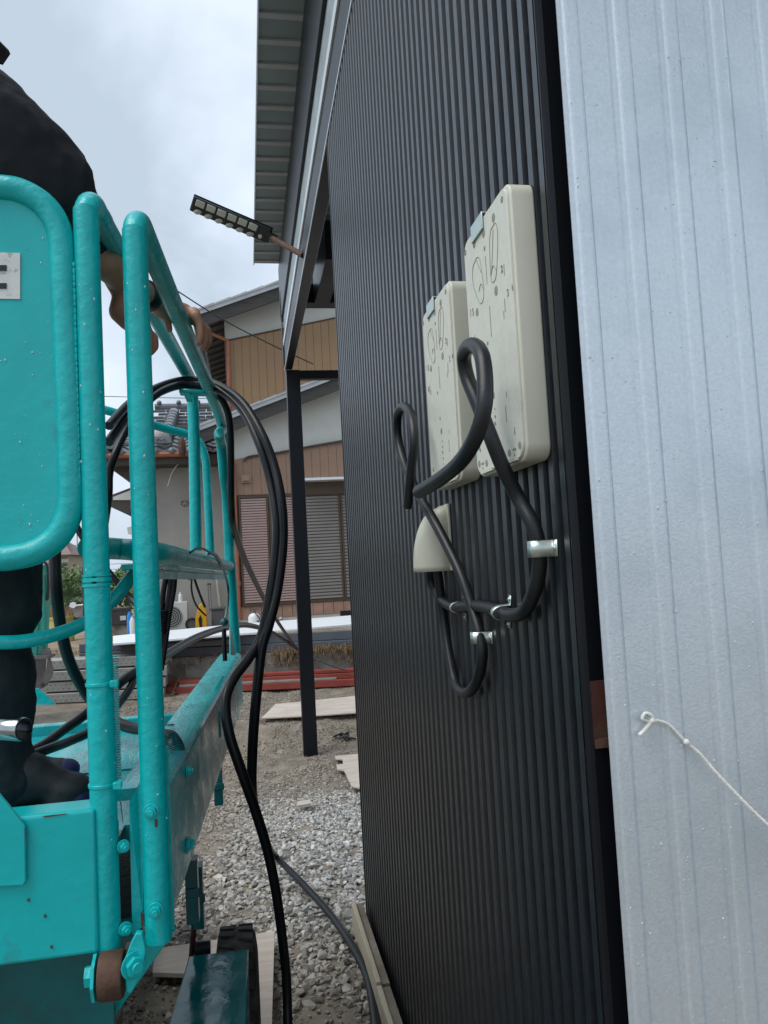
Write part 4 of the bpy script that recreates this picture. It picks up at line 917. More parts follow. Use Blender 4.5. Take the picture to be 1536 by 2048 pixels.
MB().prism([(head.x + .05, 1.56 - .07, tp.z + .055), (tp.x - .03, 1.56 - .055, tp.z + .012), (tp.x, 1.56, tp.z), (tp.x - .03, 1.56 + .055, tp.z + .012), (head.x + .05, 1.56 + .07, tp.z + .055)], (-.003, 0, .008)).build('brim', 'shirt_black', cap_)
wb = wrR.lerp(elR, .12); wd = (wrR - elR).normalized()
MB().tube([wb - wd * .02, wb - wd * .01, wb + wd * .01, wb + wd * .02], [.034, .0365, .0355, .0325], 16).build('wristband', 'rubber', pr_, smooth=True)

# ================================================================ BLACK CABLES HUNG ON THE LIFT
def cable(pts, r, label, k=7, m='rubber_wet', cat='cable', group=None, n=12, name='cable'):
    P = [at(p[0], p[1], y=p[2]) if len(p) == 3 else at(p[0], p[1], z=p[3]) for p in pts]
    P = spline(P, k); rr = r if not isinstance(r, tuple) else [r[0] + (r[1] - r[0]) * i / (len(P) - 1) for i in range(len(P))]
    return tag(MB().tube(P, rr, n).build(name, m, smooth=True), label, cat, group)
gp = 'black cables looped over the lift rail'
cable([(217, 852, 2.2), (260, 806, 2.35), (300, 782, 2.5), (340, 766, 2.6), (375, 760, 2.66), (425, 766, 2.62), (480, 800, 2.5), (520, 860, 2.4), (548, 930, 2.35), (564, 1010, 2.3), (566, 1090, 2.28), (555, 1180, 2.25), (538, 1250, 2.22), (523, 1300, 2.2), (512, 1400, 2.2), (505, 1500, 2.25), (505, 1590, 2.35),
       (520, 1650, 2.75), (545, 1705, 0, .06), (600, 1762, 0, .015), (655, 1822, 0, .02), (700, 1885, 0, .028), (735, 1955, 0, .028), (752, 2050, 0, .028), (760, 2150, 0, .028)], (.0125, .016), 'black cable looping right of the lift, then curving over gravel towards the wall', group=gp)
cable([(217, 884, 2.2), (262, 825, 2.35), (305, 792, 2.5), (345, 774, 2.58), (380, 770, 2.64), (430, 776, 2.6), (480, 815, 2.5), (515, 880, 2.4), (540, 960, 2.35), (553, 1040, 2.3), (551, 1110, 2.28), (538, 1200, 2.25), (521, 1275, 2.22), (497, 1318, 2.18), (466, 1360, 2.12), (451, 1405, 2.08), (459, 1470, 2.05), (484, 1545, 2.05), (512, 1625, 2.1), (536, 1705, 2.15), (553, 1790, 2.2), (565, 1880, 2.25), (573, 1960, 2.28), (576, 2060, 2.25), (578, 2160, 2.1)], .0135, 'black cable bulging against the side beam, then hanging straight to the ground', group=gp)
cable([(395, 772, 2.66), (430, 785, 2.7), (450, 810, 2.75), (460, 850, 2.8), (462, 930, 2.9), (463, 1010, 3.0), (471, 1068, 3.2), (505, 1152, 4.2), (549, 1234, 6.4), (592, 1296, 9.3)], (.0115, .016), 'black cable hanging from the rail bracket and running off to the straw bank', m='rubber', group=gp)
cable([(-40, 1530, 1.86), (30, 1512, 1.88), (80, 1493, 1.95), (130, 1458, 2.05), (182, 1420, 2.15), (250, 1357, 2.3), (300, 1330, 2.5), (350, 1299, 3.0), (400, 1272, 3.6), (450, 1256, 4.5), (500, 1251, 5.6), (550, 1268, 7.5), (597, 1299, 9.4)], (.0095, .020), 'grey black hose rising from the deck and arching to the straw bank', m='rubber', group=gp)
cable([(-40, 1545, 1.78), (40, 1520, 1.8), (92, 1500, 1.85), (140, 1482, 1.95), (190, 1457, 2.05), (235, 1410, 2.2), (262, 1372, 2.3), (277, 1335, 2.4), (285, 1290, 2.5), (287, 1230, 2.55), (260, 1195, 2.6), (232, 1162, 2.6), (190, 1110, 2.6), (158, 1062, 2.6), (140, 1020, 2.6)], .011, 'black hose lying over the deck then climbing behind the near posts', m='rubber', group=gp)
cable([(112, 1000, 2.0), (110, 1110, 2.0), (113, 1180, 2.0), (121, 1250, 2.05), (138, 1320, 2.1), (168, 1380, 2.15), (205, 1425, 2.15), (250, 1452, 2.1), (300, 1460, 2.0), (345, 1460, 1.95)], .0145, 'thick black hose dropping left of the first post and sagging across the deck', m='rubber', group=gp)
cable([(370, 766, 2.64), (320, 785, 2.5), (275, 825, 2.4), (252, 862, 2.35), (232, 905, 2.3), (219, 945, 2.3), (216, 1000, 2.3), (200, 1100, 2.4), (175, 1200, 2.4), (176, 1260, 2.4)], .0115, 'black cable dropping steeply between the two near posts', group=gp)
cable([(166, 1060, 2.9), (172, 1110, 2.9), (170, 1150, 2.9), (172, 1200, 2.9), (178, 1260, 2.9)], .011, 'short length of black hose hugging the left side of the first post', m='rubber', group=gp)

# ================================================================ THINGS ON THE BLACK WALL
def pl(y0, y1, z0, z1, name_label, idx):
    t = thing('meter_board', (XW - .02, (y0 + y1) / 2, z0), name_label, 'meter board', 'beige meter mounting boards on the black wall')
    w, h = y1 - y0, z1 - z0; xf = .380
    r = .022; pts = []
    for cy_, cz_, a0 in ((y1 - r, z1 - r, 0), (y0 + r, z1 - r, 90), (y0 + r, z0 + r, 180), (y1 - r, z0 + r, 270)):
        for k in range(6): a = R(a0 + k * 18); pts.append((cy_ + math.cos(a) * r, cz_ + math.sin(a) * r))
    MB().prism([(xf + .004, a, b) for a, b in pts], (.036, 0, 0)).build('body', 'beige_plastic', t, bevel=.003, seg=3)
    ins = [((a - (y0+y1)/2) * .955 + (y0+y1)/2, (b - (z0+z1)/2) * .975 + (z0+z1)/2) for a, b in pts]
    MB().prism([(xf, a, b) for a, b in ins], (.0045, 0, 0)).build('face', 'beige_textured', t, bevel=.001)
    U = lambda u, v: (y1 - u * w, z0 + v * h)     # u from left edge (far) to right edge (near), v from bottom
    hm = {}
    def hole(u, v, rz, ry=None):  # flat disc; the shade inside the hole is put into its colour
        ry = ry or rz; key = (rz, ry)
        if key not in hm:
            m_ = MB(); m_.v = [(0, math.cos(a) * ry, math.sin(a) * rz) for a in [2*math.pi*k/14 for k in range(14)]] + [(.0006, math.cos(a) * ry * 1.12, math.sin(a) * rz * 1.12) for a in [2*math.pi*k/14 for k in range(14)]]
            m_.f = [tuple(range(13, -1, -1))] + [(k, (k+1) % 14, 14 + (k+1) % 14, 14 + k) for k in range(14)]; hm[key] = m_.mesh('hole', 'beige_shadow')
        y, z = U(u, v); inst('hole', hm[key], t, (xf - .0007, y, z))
    for u, v in ((.06, .95), (.90, .95)): hole(u, v, .0045)
    for u, v in ((.28, .935), (.50, .925), (.72, .93)): hole(u, v, .0062)
    hole(.5, .865, .0035); hole(.68, .66, .0068); hole(.25, .66, .0062)
    for u, v in ((.44, .5), (.47, .36), (.49, .18)): hole(u, v, .003)
    hole(.49, .29, .0055)
    for k in range(5): hole(.5, .235 - k * .03, .0016 + .0008 * (k % 2))
    for u, v in ((.08, .055), (.25, .045), (.73, .045), (.93, .055)): hole(u, v, .0052)
    for u, v in ((.16, .05), (.83, .05)): hole(u, v, .0015, .007); hole(u, v - .02, .0018)
    # moulded outlines
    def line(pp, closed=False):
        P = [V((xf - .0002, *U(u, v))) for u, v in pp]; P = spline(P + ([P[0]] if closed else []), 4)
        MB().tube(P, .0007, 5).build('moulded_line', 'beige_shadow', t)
    line([(.66, .90), (.76, .90), (.78, .84), (.72, .73), (.66, .70), (.60, .72), (.60, .80), (.62, .87)], True)
    line([(.70, .89), (.64, .78), (.61, .74)]); line([(.60, .735), (.66, .76), (.71, .73)])
    line([(.32, .87), (.22, .85), (.20, .79), (.28, .71), (.35, .675), (.42, .69), (.42, .77), (.38, .85)], True)
    line([(.30, .87), (.40, .79)]); line([(.32, .73), (.38, .75), (.42, .72)])
    line([(.51, .83), (.51, .72)]); line([(.53, .63), (.53, .51)])
    for u, v, l in ((.86, .72, .04), (.10, .70, .03), (.83, .60, .05), (.16, .58, .05), (.80, .56, .03), (.2, .55, .03), (.98, .62, .02), (.03, .56, .02), (.72, .22, .06), (.75, .27, .02)): line([(u, v), (u, v - l / 2), (u, v - l)])
    # small raised numerals beside the marks
    for u, v, ch in ((.80, .70, '2'), (.14, .665, '5'), (.88, .595, '3'), (.10, .55, '6'), (.84, .10, '1'), (.10, .10, '4')):
        cu_ = bpy.data.curves.new('numeral', 'FONT'); cu_.body = ch; cu_.size = .016; cu_.extrude = .0004
        oo = bpy.data.objects.new('numeral', cu_); COL.objects.link(oo); me = bpy.data.meshes.new_from_object(oo.evaluated_get(bpy.context.evaluated_depsgraph_get()))
        bpy.data.objects.remove(oo); me.materials.append(MATS['beige_shadow']); n_ = bpy.data.objects.new('numeral', me); COL.objects.link(n_); n_.parent = t
        y, z = U(u, v); n_.location = V((xf - .0004, y, z)) - V(t['_w']); n_.rotation_euler = (R(90), 0, R(-90))
    # clip on the top edge, raised feet at the bottom
    ya, yb = U(.26, 0)[0], U(.52, 0)[0]
    MB().box((xf - .0035, yb, z1 - .024), (xf - .001, ya, z1 + .003)).box((xf - .001, yb, z1 + .001), (xf + .012, ya, z1 + .003)).build('metal_clip', 'zinc', t, bevel=.0008)
    for u in (.12, .62): 
        a, b = U(u, 0)[0], U(u + .26, 0)[0]; MB().box((xf - .002, b, z0 + .003), (xf + .002, a, z0 + .008)).build('bottom_lip', 'beige_plastic', t)
pl(1.000, 1.225, 1.630, 2.029, 'larger nearer beige plastic meter board with metal clip, beside the galvanised sheets', 0)
pl(1.325, 1.545, 1.640, 2.010, 'farther beige plastic meter board, half hidden by the nearer board', 1)

# cable entrance hood
hz0, hz1 = at(870, 1143, x=.38).z, at(870, 1017, x=.41).z
hy = at(898, 1140, x=XW).y; hy1 = at(832, 1143, x=.34).y
hd = thing('cable_hood', (XW, (hy + hy1) / 2, hz0), 'glossy beige plastic cable hood below the farther meter board', 'cable hood')
m = MB(); rows_, colsn = 12, 14
hc, hw, hh = (hy + hy1) / 2 + .02, .036, hz1 - hz0
for i in range(rows_ + 1):
    v = i / rows_; dep = .068 * math.sqrt(max(0, 1 - v ** 2.2)) + .004
    wd_ = hw * (1 if v < .55 else math.sqrt(max(.02, 1 - ((v - .55) / .45) ** 2)) * .35 + .65 if v < 1 else .65)
    for j in range(colsn + 1):
        a = math.pi * j / colsn; cx_ = abs(math.sin(a)) ** .7; m.v.append((XW - .002 - dep * cx_, hc - math.cos(a) * wd_, hz0 + v * hh))
c_ = colsn + 1; m.f = [(i*c_+j, i*c_+j+1, (i+1)*c_+j+1, (i+1)*c_+j) for i in range(rows_) for j in range(colsn)]
o = m.build('shell', 'beige_plastic', hd, smooth=True); sd_ = o.modifiers.new('t', 'SOLIDIFY'); sd_.thickness = .0025
for P_ in MATS['beige_plastic'].node_tree.nodes:
    pass
MB().box((XW - .006, hc - hw - .006, hz0), (XW - .001, hc + hw + .006, hz1 + .003)).build('flange', 'beige_plastic', hd, bevel=.001)

def wcable(pts, r, label, tail=None):
    P = spline([at(a, b, x=x) for a, b, x in pts], 8)
    return tag(MB().tube(P, r, 14).build('cable', 'rubber', smooth=True), label, 'cable', 'black cables clipped to the black wall'), P
o, P = wcable([(862, 1120, .385), (862, 1160, .392), (878, 1192, .402), (905, 1213, .405), (945, 1211, .405), (985, 1218, .405), (1020, 1230, .405), (1048, 1222, .405), (1068, 1185, .405), (1078, 1140, .405), (1078, 1098, .403), (1066, 1050, .397), (1036, 995, .385), (1006, 935, .362), (980, 870, .345), (955, 805, .335), (935, 755, .328), (928, 715, .322), (936, 694, .318), (951, 692, .315), (964, 712, .312), (970, 760, .308), (968, 815, .302), (953, 870, .295), (922, 922, .288), (880, 958, .280), (838, 984, .272)],
               .0108, 'thick black cable from the hood, curling in a large loop over the nearer meter board')
MB().tube([P[-1], P[-1] + (P[-1] - P[-2]).normalized() * .001], .009, 12).build('cut_end', 'print_black', o)
o, P = wcable([(872, 1120, .392), (880, 1180, .4), (888, 1245, .406), (900, 1320, .406), (912, 1370, .406), (932, 1386, .406), (952, 1366, .405), (964, 1320, .405), (961, 1275, .404), (944, 1215, .40), (922, 1150, .392), (896, 1095, .382), (868, 1042, .370), (845, 1003, .362), (825, 965, .356), (806, 920, .352), (795, 870, .348), (796, 828, .345), (808, 813, .342), (822, 832, .338), (828, 880, .334), (822, 940, .330), (815, 1015, .326)],
               .0100, 'black cable with red cut end, small loop left of the boards and deep U')
e_ = (P[-1] - P[-2]).normalized()
for k, dx in enumerate((-.004, 0, .004)): MB().tube([P[-1] - e_ * .001, P[-1] + e_ * (.003 + .0008 * k) + V((0, dx, 0))], .0026, 8).build('core', 'copper_red' if k < 2 else 'white_plastic', o)
def clamp(px, py, d, lbl, w=.016, r=.0122, tab=.016):
    c = at(px, py, x=.402); d = V(d).normalized(); t = thing('cable_clamp', (XW, c.y, c.z), lbl, 'clamp', 'zinc saddle clamps on the black wall')
    s_ = V((1, 0, 0)).cross(d).normalized(); A = []; m = MB()
    pr = [(-r - tab, -.0015), (-r - .001, -.0015)] + [(-math.cos(math.pi * k / 10) * r, -.003 - math.sin(math.pi * k / 10) ** .6 * .0295) for k in range(11)] + [(r + .001, -.0015), (r + tab, -.0015)]
    out = [V((XW, c.y, c.z)) + s_ * a + V((1, 0, 0)) * b for a, b in pr]; n = len(out)
    vs = [p + d * w_ for w_ in (-w / 2, w / 2) for p in out] ; m.add(vs, [(i, i + 1, n + i + 1, n + i) for i in range(n - 1)])
    o = m.build('strap', 'zinc', t, smooth=True); q = o.modifiers.new('t', 'SOLIDIFY'); q.thickness = .0012; q.offset = 0
    for sg_ in (-1, 1):
        h = V((XW - .0025, c.y, c.z)) + s_ * sg_ * (r + tab * .55); MB().ball(h, (.003, .0045, .0045), 10, 6).box((h.x - .0035, h.y - .0025, h.z - .0004), (h.x - .0028, h.y + .0025, h.z + .0004)).build('screw', 'zinc', t, smooth=True)
clamp(1076, 1098, (0, 0, 1), 'large zinc clamp holding the cable upright at right, below the nearer board', .023, .0138)
clamp(957, 1275, (0, 0, 1), 'zinc clamp holding the deep U of cable, lowest of the clamps', .021, .0130)
clamp(1000, 1225, (0, -1, -.25), 'narrow zinc clamp tilted round the level cable, right of the crossing', .010, .0122)
clamp(914, 1215, (0, -1, 0), 'narrow zinc clamp round the level cable, left of the crossing', .009, .0115)

# solar LED lamp on the beam
lt = thing('led_lamp', at(545, 475, y=5.2), 'slim black solar LED lamp with a row of square lenses on a rusty bracket arm', 'lamp')
YL = 5.2
A, B = at(384, 408, y=YL - .1), at(548, 478, y=YL); ax = (B - A).normalized(); C2 = at(606, 511, x=.420)
up = V((0, 0, 1)); up = (up - ax * up.dot(ax)).normalized(); bk_ = ax.cross(up)
ML = Matrix(((ax.x, bk_.x, up.x, A.x), (ax.y, bk_.y, up.y, A.y), (ax.z, bk_.z, up.z, A.z), (0, 0, 0, 1)))
LL = (B - A).length; tilt = Matrix.Rotation(R(38), 4, 'X')
MT = ML @ tilt
MB().box((0, -.05, -.002), (LL * .93, .055, .022), MT).build('housing', 'led_housing', lt, bevel=.004)
MB().box((-.005, -.055, .022), (LL * .95, .06, .027), MT).build('solar_panel', 'black_steel', lt)
for k in range(6):
    x0 = .02 + k * LL * .127; MB().box((x0, .002, -.013), (x0 + LL * .105, .048, -.002), MT).build('lens', 'glass_lens', lt, bevel=.006, seg=3)
    MB().ball(MT @ V((x0 + LL * .052, -.036, -.002)), (LL * .05, .026, .014), 10, 6).build('reflector', 'glass_lens', lt, smooth=True)
p = MT @ V((LL * .84, -.02, -.004)); MB().ball(p, .016, 10, 6).build('sensor', 'glass_lens', lt, smooth=True)
MB().box((LL * .9, -.02, -.01), (LL * 1.03, .03, .02), MT).build('joint', 'led_housing', lt, bevel=.004)
MB().tube([B - ax * .02, C2 + V((.003, 0, 0))], .019, 12).build('bracket_arm', 'rust', lt, smooth=True)

# string tied to the galvanised sheets
sc = at(1295, 1437, y=.947); Yg = .9455
t = thing('white_string', (sc.x, .95, sc.z), 'white twisted string tied to a screw on the galvanised sheets', 'string')
MB().tube([(sc.x, .949, sc.z), (sc.x, .940, sc.z)], .0038, 6).tube([(sc.x, .9475, sc.z), (sc.x, .9460, sc.z)], .006, 14).build('screw', 'zinc', t)
def strand(pp, r, nm):
    P = spline([at(a, b, y=y_) for a, b, y_ in pp], 14)
    m_ = MB()
    for ph in (0, 2 * math.pi / 3, 4 * math.pi / 3):
        Q = []
        for i, p in enumerate(P):
            d = (P[min(i+1, len(P)-1)] - P[max(i-1, 0)]).normalized(); u_ = V((0, 1, 0)); v_ = d.cross(u_).normalized(); a = i * .55 + ph
            Q.append(p + (u_ * math.cos(a) + v_ * math.sin(a)) * r * .5)
        m_.tube(Q, r * .62, 6)
    m_.build(nm, 'string_white', t, smooth=True)
strand([(1300, 1444, .942), (1285, 1438, .94), (1290, 1427, .94), (1302, 1430, .94), (1306, 1440, .94), (1300, 1447, .94)], .0021, 'loop')
strand([(1306, 1440, .94), (1296, 1452, .941), (1287, 1463, .9425), (1279, 1470, .943)], .0026, 'loose_end')
strand([(1304, 1442, .94), (1320, 1443, .944), (1340, 1452, .946), (1372, 1484, .944), (1400, 1508, .940), (1430, 1543, .934), (1470, 1585, .926), (1510, 1626, .918), (1545, 1658, .912), (1640, 1745, .895)], .0021, 'strand')
MB().ball(at(1373, 1484, y=.943), .0042, 8, 6).ball(at(1305, 1442, y=.939), .004, 8, 6).build('knot', 'string_white', t, smooth=True)

# raindrops clinging to the sheets, one object, and to the gate panel
dm = MB()
for k in range(900):
    x = rng.uniform(.455, 1.0); z = rng.uniform(.85, 2.35); s_ = .0005 + .0013 * rng.random() ** 3
    ph = (x - (g0 - .0485)) % .0755; dy = .0010 if .0044 < ph < .044 else (.0022 if .0485 < ph < .0575 else 0)
    dm.ball((x, .95 + dy, z), (s_, s_ * .6, s_ * rng.uniform(1, 1.5)), 7, 4)
tag(dm.build('raindrops', 'water_glint', smooth=True), 'raindrops clinging to the galvanised sheets', 'raindrops', kind='stuff')
dm = MB()
for k in range(34):
    p = at(rng.uniform(-20, 110), rng.uniform(440, 1070), y=YF - .003); s_ = .0005 + .0011 * rng.random() ** 2
    dm.ball(p, (s_, s_ * .6, s_ * 1.6), 7, 4)
for k in range(40):
    a = rng.uniform(0, math.pi); z_ = rng.uniform(1.0, 2.0); xx_, rr = (x1, TR) if k % 2 else (-.171, TR); s_ = .0006 + .0012 * rng.random() ** 2
    dm.ball((xx_ + math.cos(a) * rr, 1.36 - math.sin(a) * rr, z_), (s_, s_ * .8, s_ * 1.8), 7, 4)
tag(dm.build('raindrops', 'water_glint', smooth=True), 'raindrops on the turquoise gate panel and posts', 'raindrops', kind='stuff')

# ================================================================ GROUND CLUTTER NEAR
def flat(name, pxs, z, th, m, label, cat, holes=(), group=None):
    P = [atg(a, b, z + .012) for a, b in pxs]; o = MB().prism(P, (0, 0, -th)).build(name, m)
    return tag(o, label, cat, group)
gb = 'plywood offcuts on the gravel'
flat('plywood_sheet', [(523, 1436), (551, 1408), (800, 1383), (812, 1418), (640, 1430)], .045, .012, 'plywood', 'pale plywood sheet on the gravel behind the carport post', 'plywood', group=gb)
flat('plywood_sheet', [(670, 1512), (735, 1505), (800, 1540), (745, 1580), (703, 1571), (688, 1540), (674, 1537), (673, 1529), (686, 1528), (685, 1518), (671, 1517)], .045, .012, 'plywood', 'notched plywood offcut lying against the far end of the black wall', 'plywood', group=gb)
o = COL.objects[-1]; P = [atg(a, b, .047) for a, b in ((699, 1526), (711, 1526), (711, 1531), (699, 1531))]
MB().prism(P, (0, 0, .0008)).build('slot', 'hole_black', o)
flat('plywood_sheet', [(512, 1868), (549, 1862), (541, 2140), (503, 2140)], .05, .015, 'plywood', 'narrow stained plywood strip on the ground right of the tyre', 'plywood', group=gb)
flat('plywood_sheet', [(305, 1945), (312, 1897), (440, 1878), (470, 1900), (460, 1950)], .045, .015, 'plywood', 'short plywood strip on the ground left of the tyre', 'plywood', group=gb)
flat('wood_scrap', [(594, 1603), (620, 1599), (622, 1606), (596, 1611)], .045, .015, 'plywood', 'small reddish wood scrap on the brown dirt', 'scrap')
m = MB()
for k in range(7): p = atg(680 + rng.uniform(-6, 16), 1477 + rng.uniform(-5, 5), .02); m.tube(spline([p, p + V((rng.uniform(-.08, .08), .02, .03)), p + V((rng.uniform(-.1, .1), .05, .0))], 3), .010, 5)
tag(m.build('black_scrap', 'rubber'), 'crumpled black plastic scrap near the carport post', 'scrap')
t = thing('timber_strip', (.40, 2.6, .03), 'pale timber edging strip along the foot of the black wall', 'timber')
for y0_, y1_, dz_ in ((1.0, 2.62, .0), (2.625, 3.25, .008)):
    MB().box((.358, y0_, .0), (.3755, y1_, .105 + dz_)).build('board', 'timber', t, bevel=.002)
    MB().box((.376, y0_, .0), (.404, y1_, .096 + dz_)).build('dirt_filler', 'soil', t)

# ================================================================ STACKS BEHIND
def T(x, dn, z): return V((x, tfront(x) - dn, z))
def tb(name, m, x0, x1, d0, d1, z0, z1, parent=None, bevel=0, label=None, z0b=None):
    dz = 0 if z0b is None else z0b
    P = [T(x0, d0, z0), T(x1, d0, z0 + dz), T(x1, d1, z0 + dz), T(x0, d1, z0)]
    mbx = MB(); mbx.add(P + [p + V((0, 0, z1 - z0)) for p in P], [(3, 2, 1, 0), (4, 5, 6, 7), (0, 1, 5, 4), (1, 2, 6, 5), (2, 3, 7, 6), (3, 0, 4, 7)])
    return mbx.build(name, m, parent, bevel=bevel, label=label)
xl = -1.02
tag(tb('retaining_wall', 'concrete', xl, 4.0, .0, -.16, -.1, TZ, bevel=.01), 'low stained concrete retaining wall under dry straw', 'wall')
for k in range(2):
    for x0_, x1_ in ((-2.2, 3.4),):
        o = tb('steel_beam', 'beam_grey', x0_, x1_, -.02 - .015 * k, -.15, TZ + .005 + .116 * k, TZ + .116 + .116 * k, bevel=.006)
        tag(o, ('lower', 'upper')[k] + ' of two long dark grey steel beams on the retaining wall', 'steel beam', 'dark grey steel beams')
zw = .675
wc = [at(226, 1291, z=zw), at(450, 1273.5, z=zw), at(760, 1247, z=zw), at(760, 1229, z=zw), at(450, 1253, z=zw), at(226, 1275, z=zw)]
o = MB().prism(wc, (0, 0, .022)).build('white_channel', 'white_metal'); tag(o, 'long white metal sheet lying on top of the dark grey beams', 'metal sheet')
tag(MB().prism([at(242, 1304, y=9.95), at(470, 1288, y=9.95), at(470, 1278, y=9.95), at(242, 1293, y=9.95)], (0, .1, 0)).build('timber_bearer', 'wood_grey'), 'weathered timber bearer under the left end of the white sheet', 'timber')
# perforated scaffold boards
zs_ = [0.0, .133, .266, .399]
for k in range(4):
    x0_, x1_ = -2.55 + .03 * k, -1.06 + .02 * ((k * 7) % 3)
    t = thing('scaffold_board', T((x0_ + x1_) / 2, .45, zs_[k]), ('bottom', 'second lowest', 'third lowest', 'topmost')[k] + ' perforated galvanised scaffold board in the stack beyond the deck', 'scaffold board', 'perforated scaffold boards')
    dd = .60 - .02 * (k % 2)
    tb('board', 'scaffold_galv', x0_, x1_, dd, dd - .30, zs_[k] + .012, zs_[k] + .126, t, bevel=.006)
    h = MB(); x = x0_ + .03; r_ = 0
    while x < x1_ - .03:
        zz_ = zs_[k] + (.045 if r_ % 2 else .09); p = T(x, dd + .001, zz_); h.tube([p, p + V((0, .0006, 0))], .0065, 6); x += .032; r_ += 1
    h.build('holes', 'hole_black', t)['kind'] = 'stuff'
# red primed steel lengths on the ground
for k, (x0_, x1_, d_, z0_, z1_, w_) in enumerate(((-2.2, 3.2, .42, .02, .10, .14), (-1.6, 3.4, .26, .03, .17, .12), (-.9, 3.0, .34, .105, .165, .09), (-.2, 3.4, .30, .172, .21, .1), (-2.4, .7, .15, .02, .14, .08))):
    o = tb('red_steel_length', 'red_steel', x0_, x1_, d_, d_ - w_, z0_, z1_, bevel=.004)
    tag(o, ('frontmost red primed steel length lying on the gravel', 'thick red steel length behind the frontmost', 'thinner red steel length laid on the frontmost two', 'uppermost red steel length by the straw bank', 'short red steel length at the left end, below the scaffold boards')[k], 'steel length', 'red primed steel lengths')
tag(tb('grey_steel_length', 'scaffold_galv', -.9, 1.0, .40, .34, .105, .125), 'rusty grey steel bar lying on the red lengths', 'steel length')
tag(MB().tube(spline([T(.15, .1, .30), T(.12, .2, .22), T(.2, .3, .17)], 5), .012, 6).build('thin_hose', 'wood_grey', smooth=True), 'short purple grey hose curling down the retaining wall', 'hose')
tag(MB().tube(spline([at(625, 1314, y=9.6), at(640, 1322, y=9.55), at(665, 1332, y=9.5), at(694, 1341, y=9.45)], 5), .012, 6).build('thin_hose', 'wood_grey', smooth=True), 'grey hose lying slantwise on the red steel behind the post', 'hose')
# straw and grass
def blades(name, n, fn, mname, label, cat, l0, l1, w=.003, droop=.5, colf=None):
    m = MB(); cols = []
    for _ in range(n):
        p = V(fn()); a = rng.uniform(0, 2 * math.pi); l = rng.uniform(l0, l1); e = rng.uniform(.1, 1.2)
        d = V((math.cos(a) * math.cos(e), math.sin(a) * math.cos(e), math.sin(e))); s_ = V((-d.y, d.x, 0)).normalized() * w
        q = p + d * l * .6; r_ = q + (d + V((0, 0, -droop))).normalized() * l * .4
        m.add([p - s_, p + s_, q + s_ * .7, r_, q - s_ * .7], [(0, 1, 2, 4), (4, 2, 3)]); cols.append(rng.uniform(.5, 1.4))
    o = m.build(name, mname); paint(o, cols, 5); return tag(o, label, cat, kind='stuff')
def f1():
    x = (rng.uniform(-1.1, 3) if rng.random() < .25 else rng.uniform(.25, 3)); return T(x, rng.uniform(-.03, .07), TZ - .03 + rng.uniform(-.16 if rng.random() < .45 + .3 * math.sin(x * 5) else 0, .03))
blades('dry_straw', 5200, f1, 'straw', 'dry straw hanging over the concrete retaining wall', 'straw', .06, .22, .003, 1.9)
def f2():
    x = rng.uniform(-4, -.9); r_ = rng.uniform(0, 2.2); return V((x, tfront(x) + r_ - .6, TZ * min(1, max(0, r_ - .0) / 1.6)))
blades('dry_straw', 3500, f2, 'straw', 'dry straw and weeds on the dirt bank behind the lift', 'straw', .04, .14, .004, .9)
def f3():
    x = rng.uniform(-.8, 3); return V((x, tfront(x) + rng.uniform(.16, .7), TZ))
blades('grass', 3500, f3, 'grass_green', 'green grass growing behind the dark grey beams', 'grass', .18, .29, .004, .2)
blades('grass', 700, lambda: V((rng.uniform(-2.6, -.6), rng.uniform(13.6, 14.5), TZ)), 'grass_green', 'sparse green weeds along the house wall', 'grass', .04, .16, .006, .3)
# slabs and blocks on the bank
for k, (px, py, w_, h_, m_, lb) in enumerate(((143, 1390, .20, .17, 'concrete_light', 'pale concrete block half buried in the bank'), (150, 1345, .18, .1, 'concrete', 'rough concrete lump above the pale block'), (135, 1322, .35, .05, 'scaffold_galv', 'flat grey stone slab on the bank'), (172, 1290, .5, .04, 'beam_grey', 'bluish slate slab near the top of the bank'), (112, 1402, .22, .1, 'concrete', 'brown stone at the foot of the bank'))):
    z_ = (.0, .12, .25, .36, .0)[k]; c = at(px, py, z=z_ + .02)
    m = MB().box((c.x - w_ / 2, c.y, z_ - .05), (c.x + w_ / 2, c.y + .25, z_ + h_))
    m.v = [tuple(np.array(v) + rng.uniform(-.015, .015, 3)) for v in m.v]
    tag(m.build('stone_block', m_, bevel=.012), lb, 'stone')
tag(MB().tube(spline([at(188, 1312, y=10.2), at(176, 1318, y=10.2), at(174, 1326, y=10.2), at(184, 1328, y=10.2), at(196, 1322, y=10.2)], 6), .012, 6).build('pale_hose', 'white_plastic', smooth=True), 'short pale hose curled among weeds on the bank', 'hose')

# ================================================================ THINGS BY THE HOUSE WALL
def hq(px, py, Y): return at(px, py, y=Y)
def bx(px0, py0, px1, py1, Y, dp): a, b = hq(px0, py1, Y), hq(px1, py0, Y); return (a.x, Y, a.z), (b.x, Y + dp, b.z)
a_, b_ = bx(318, 1203, 374, 1262, 14.5, .28); zf = min(a_[2], TZ + .02)
ac = thing('air_conditioner', (a_[0], 14.5, TZ), 'off-white air conditioner outdoor unit at the foot of the grey wall', 'air conditioner')
MB().box((a_[0], 14.5, TZ + .03), (b_[0], 14.78, b_[2])).build('casing', 'ac_white', ac, bevel=.012)
cx_ = a_[0] + .22; cz_ = (TZ + .03 + b_[2]) / 2; g = MB()
for r_ in (.19, .15, .11, .07, .03): g.tube([(cx_ + math.cos(k * .3927) * r_, 14.485, cz_ + math.sin(k * .3927) * r_) for k in range(17)], .005, 4, caps=False)
MB().tube([(cx_, 14.493, cz_), (cx_, 14.4985, cz_)], .20, 24).build('fan_opening', 'grille_dark', ac); g.build('fan_grille', 'ac_white', ac)
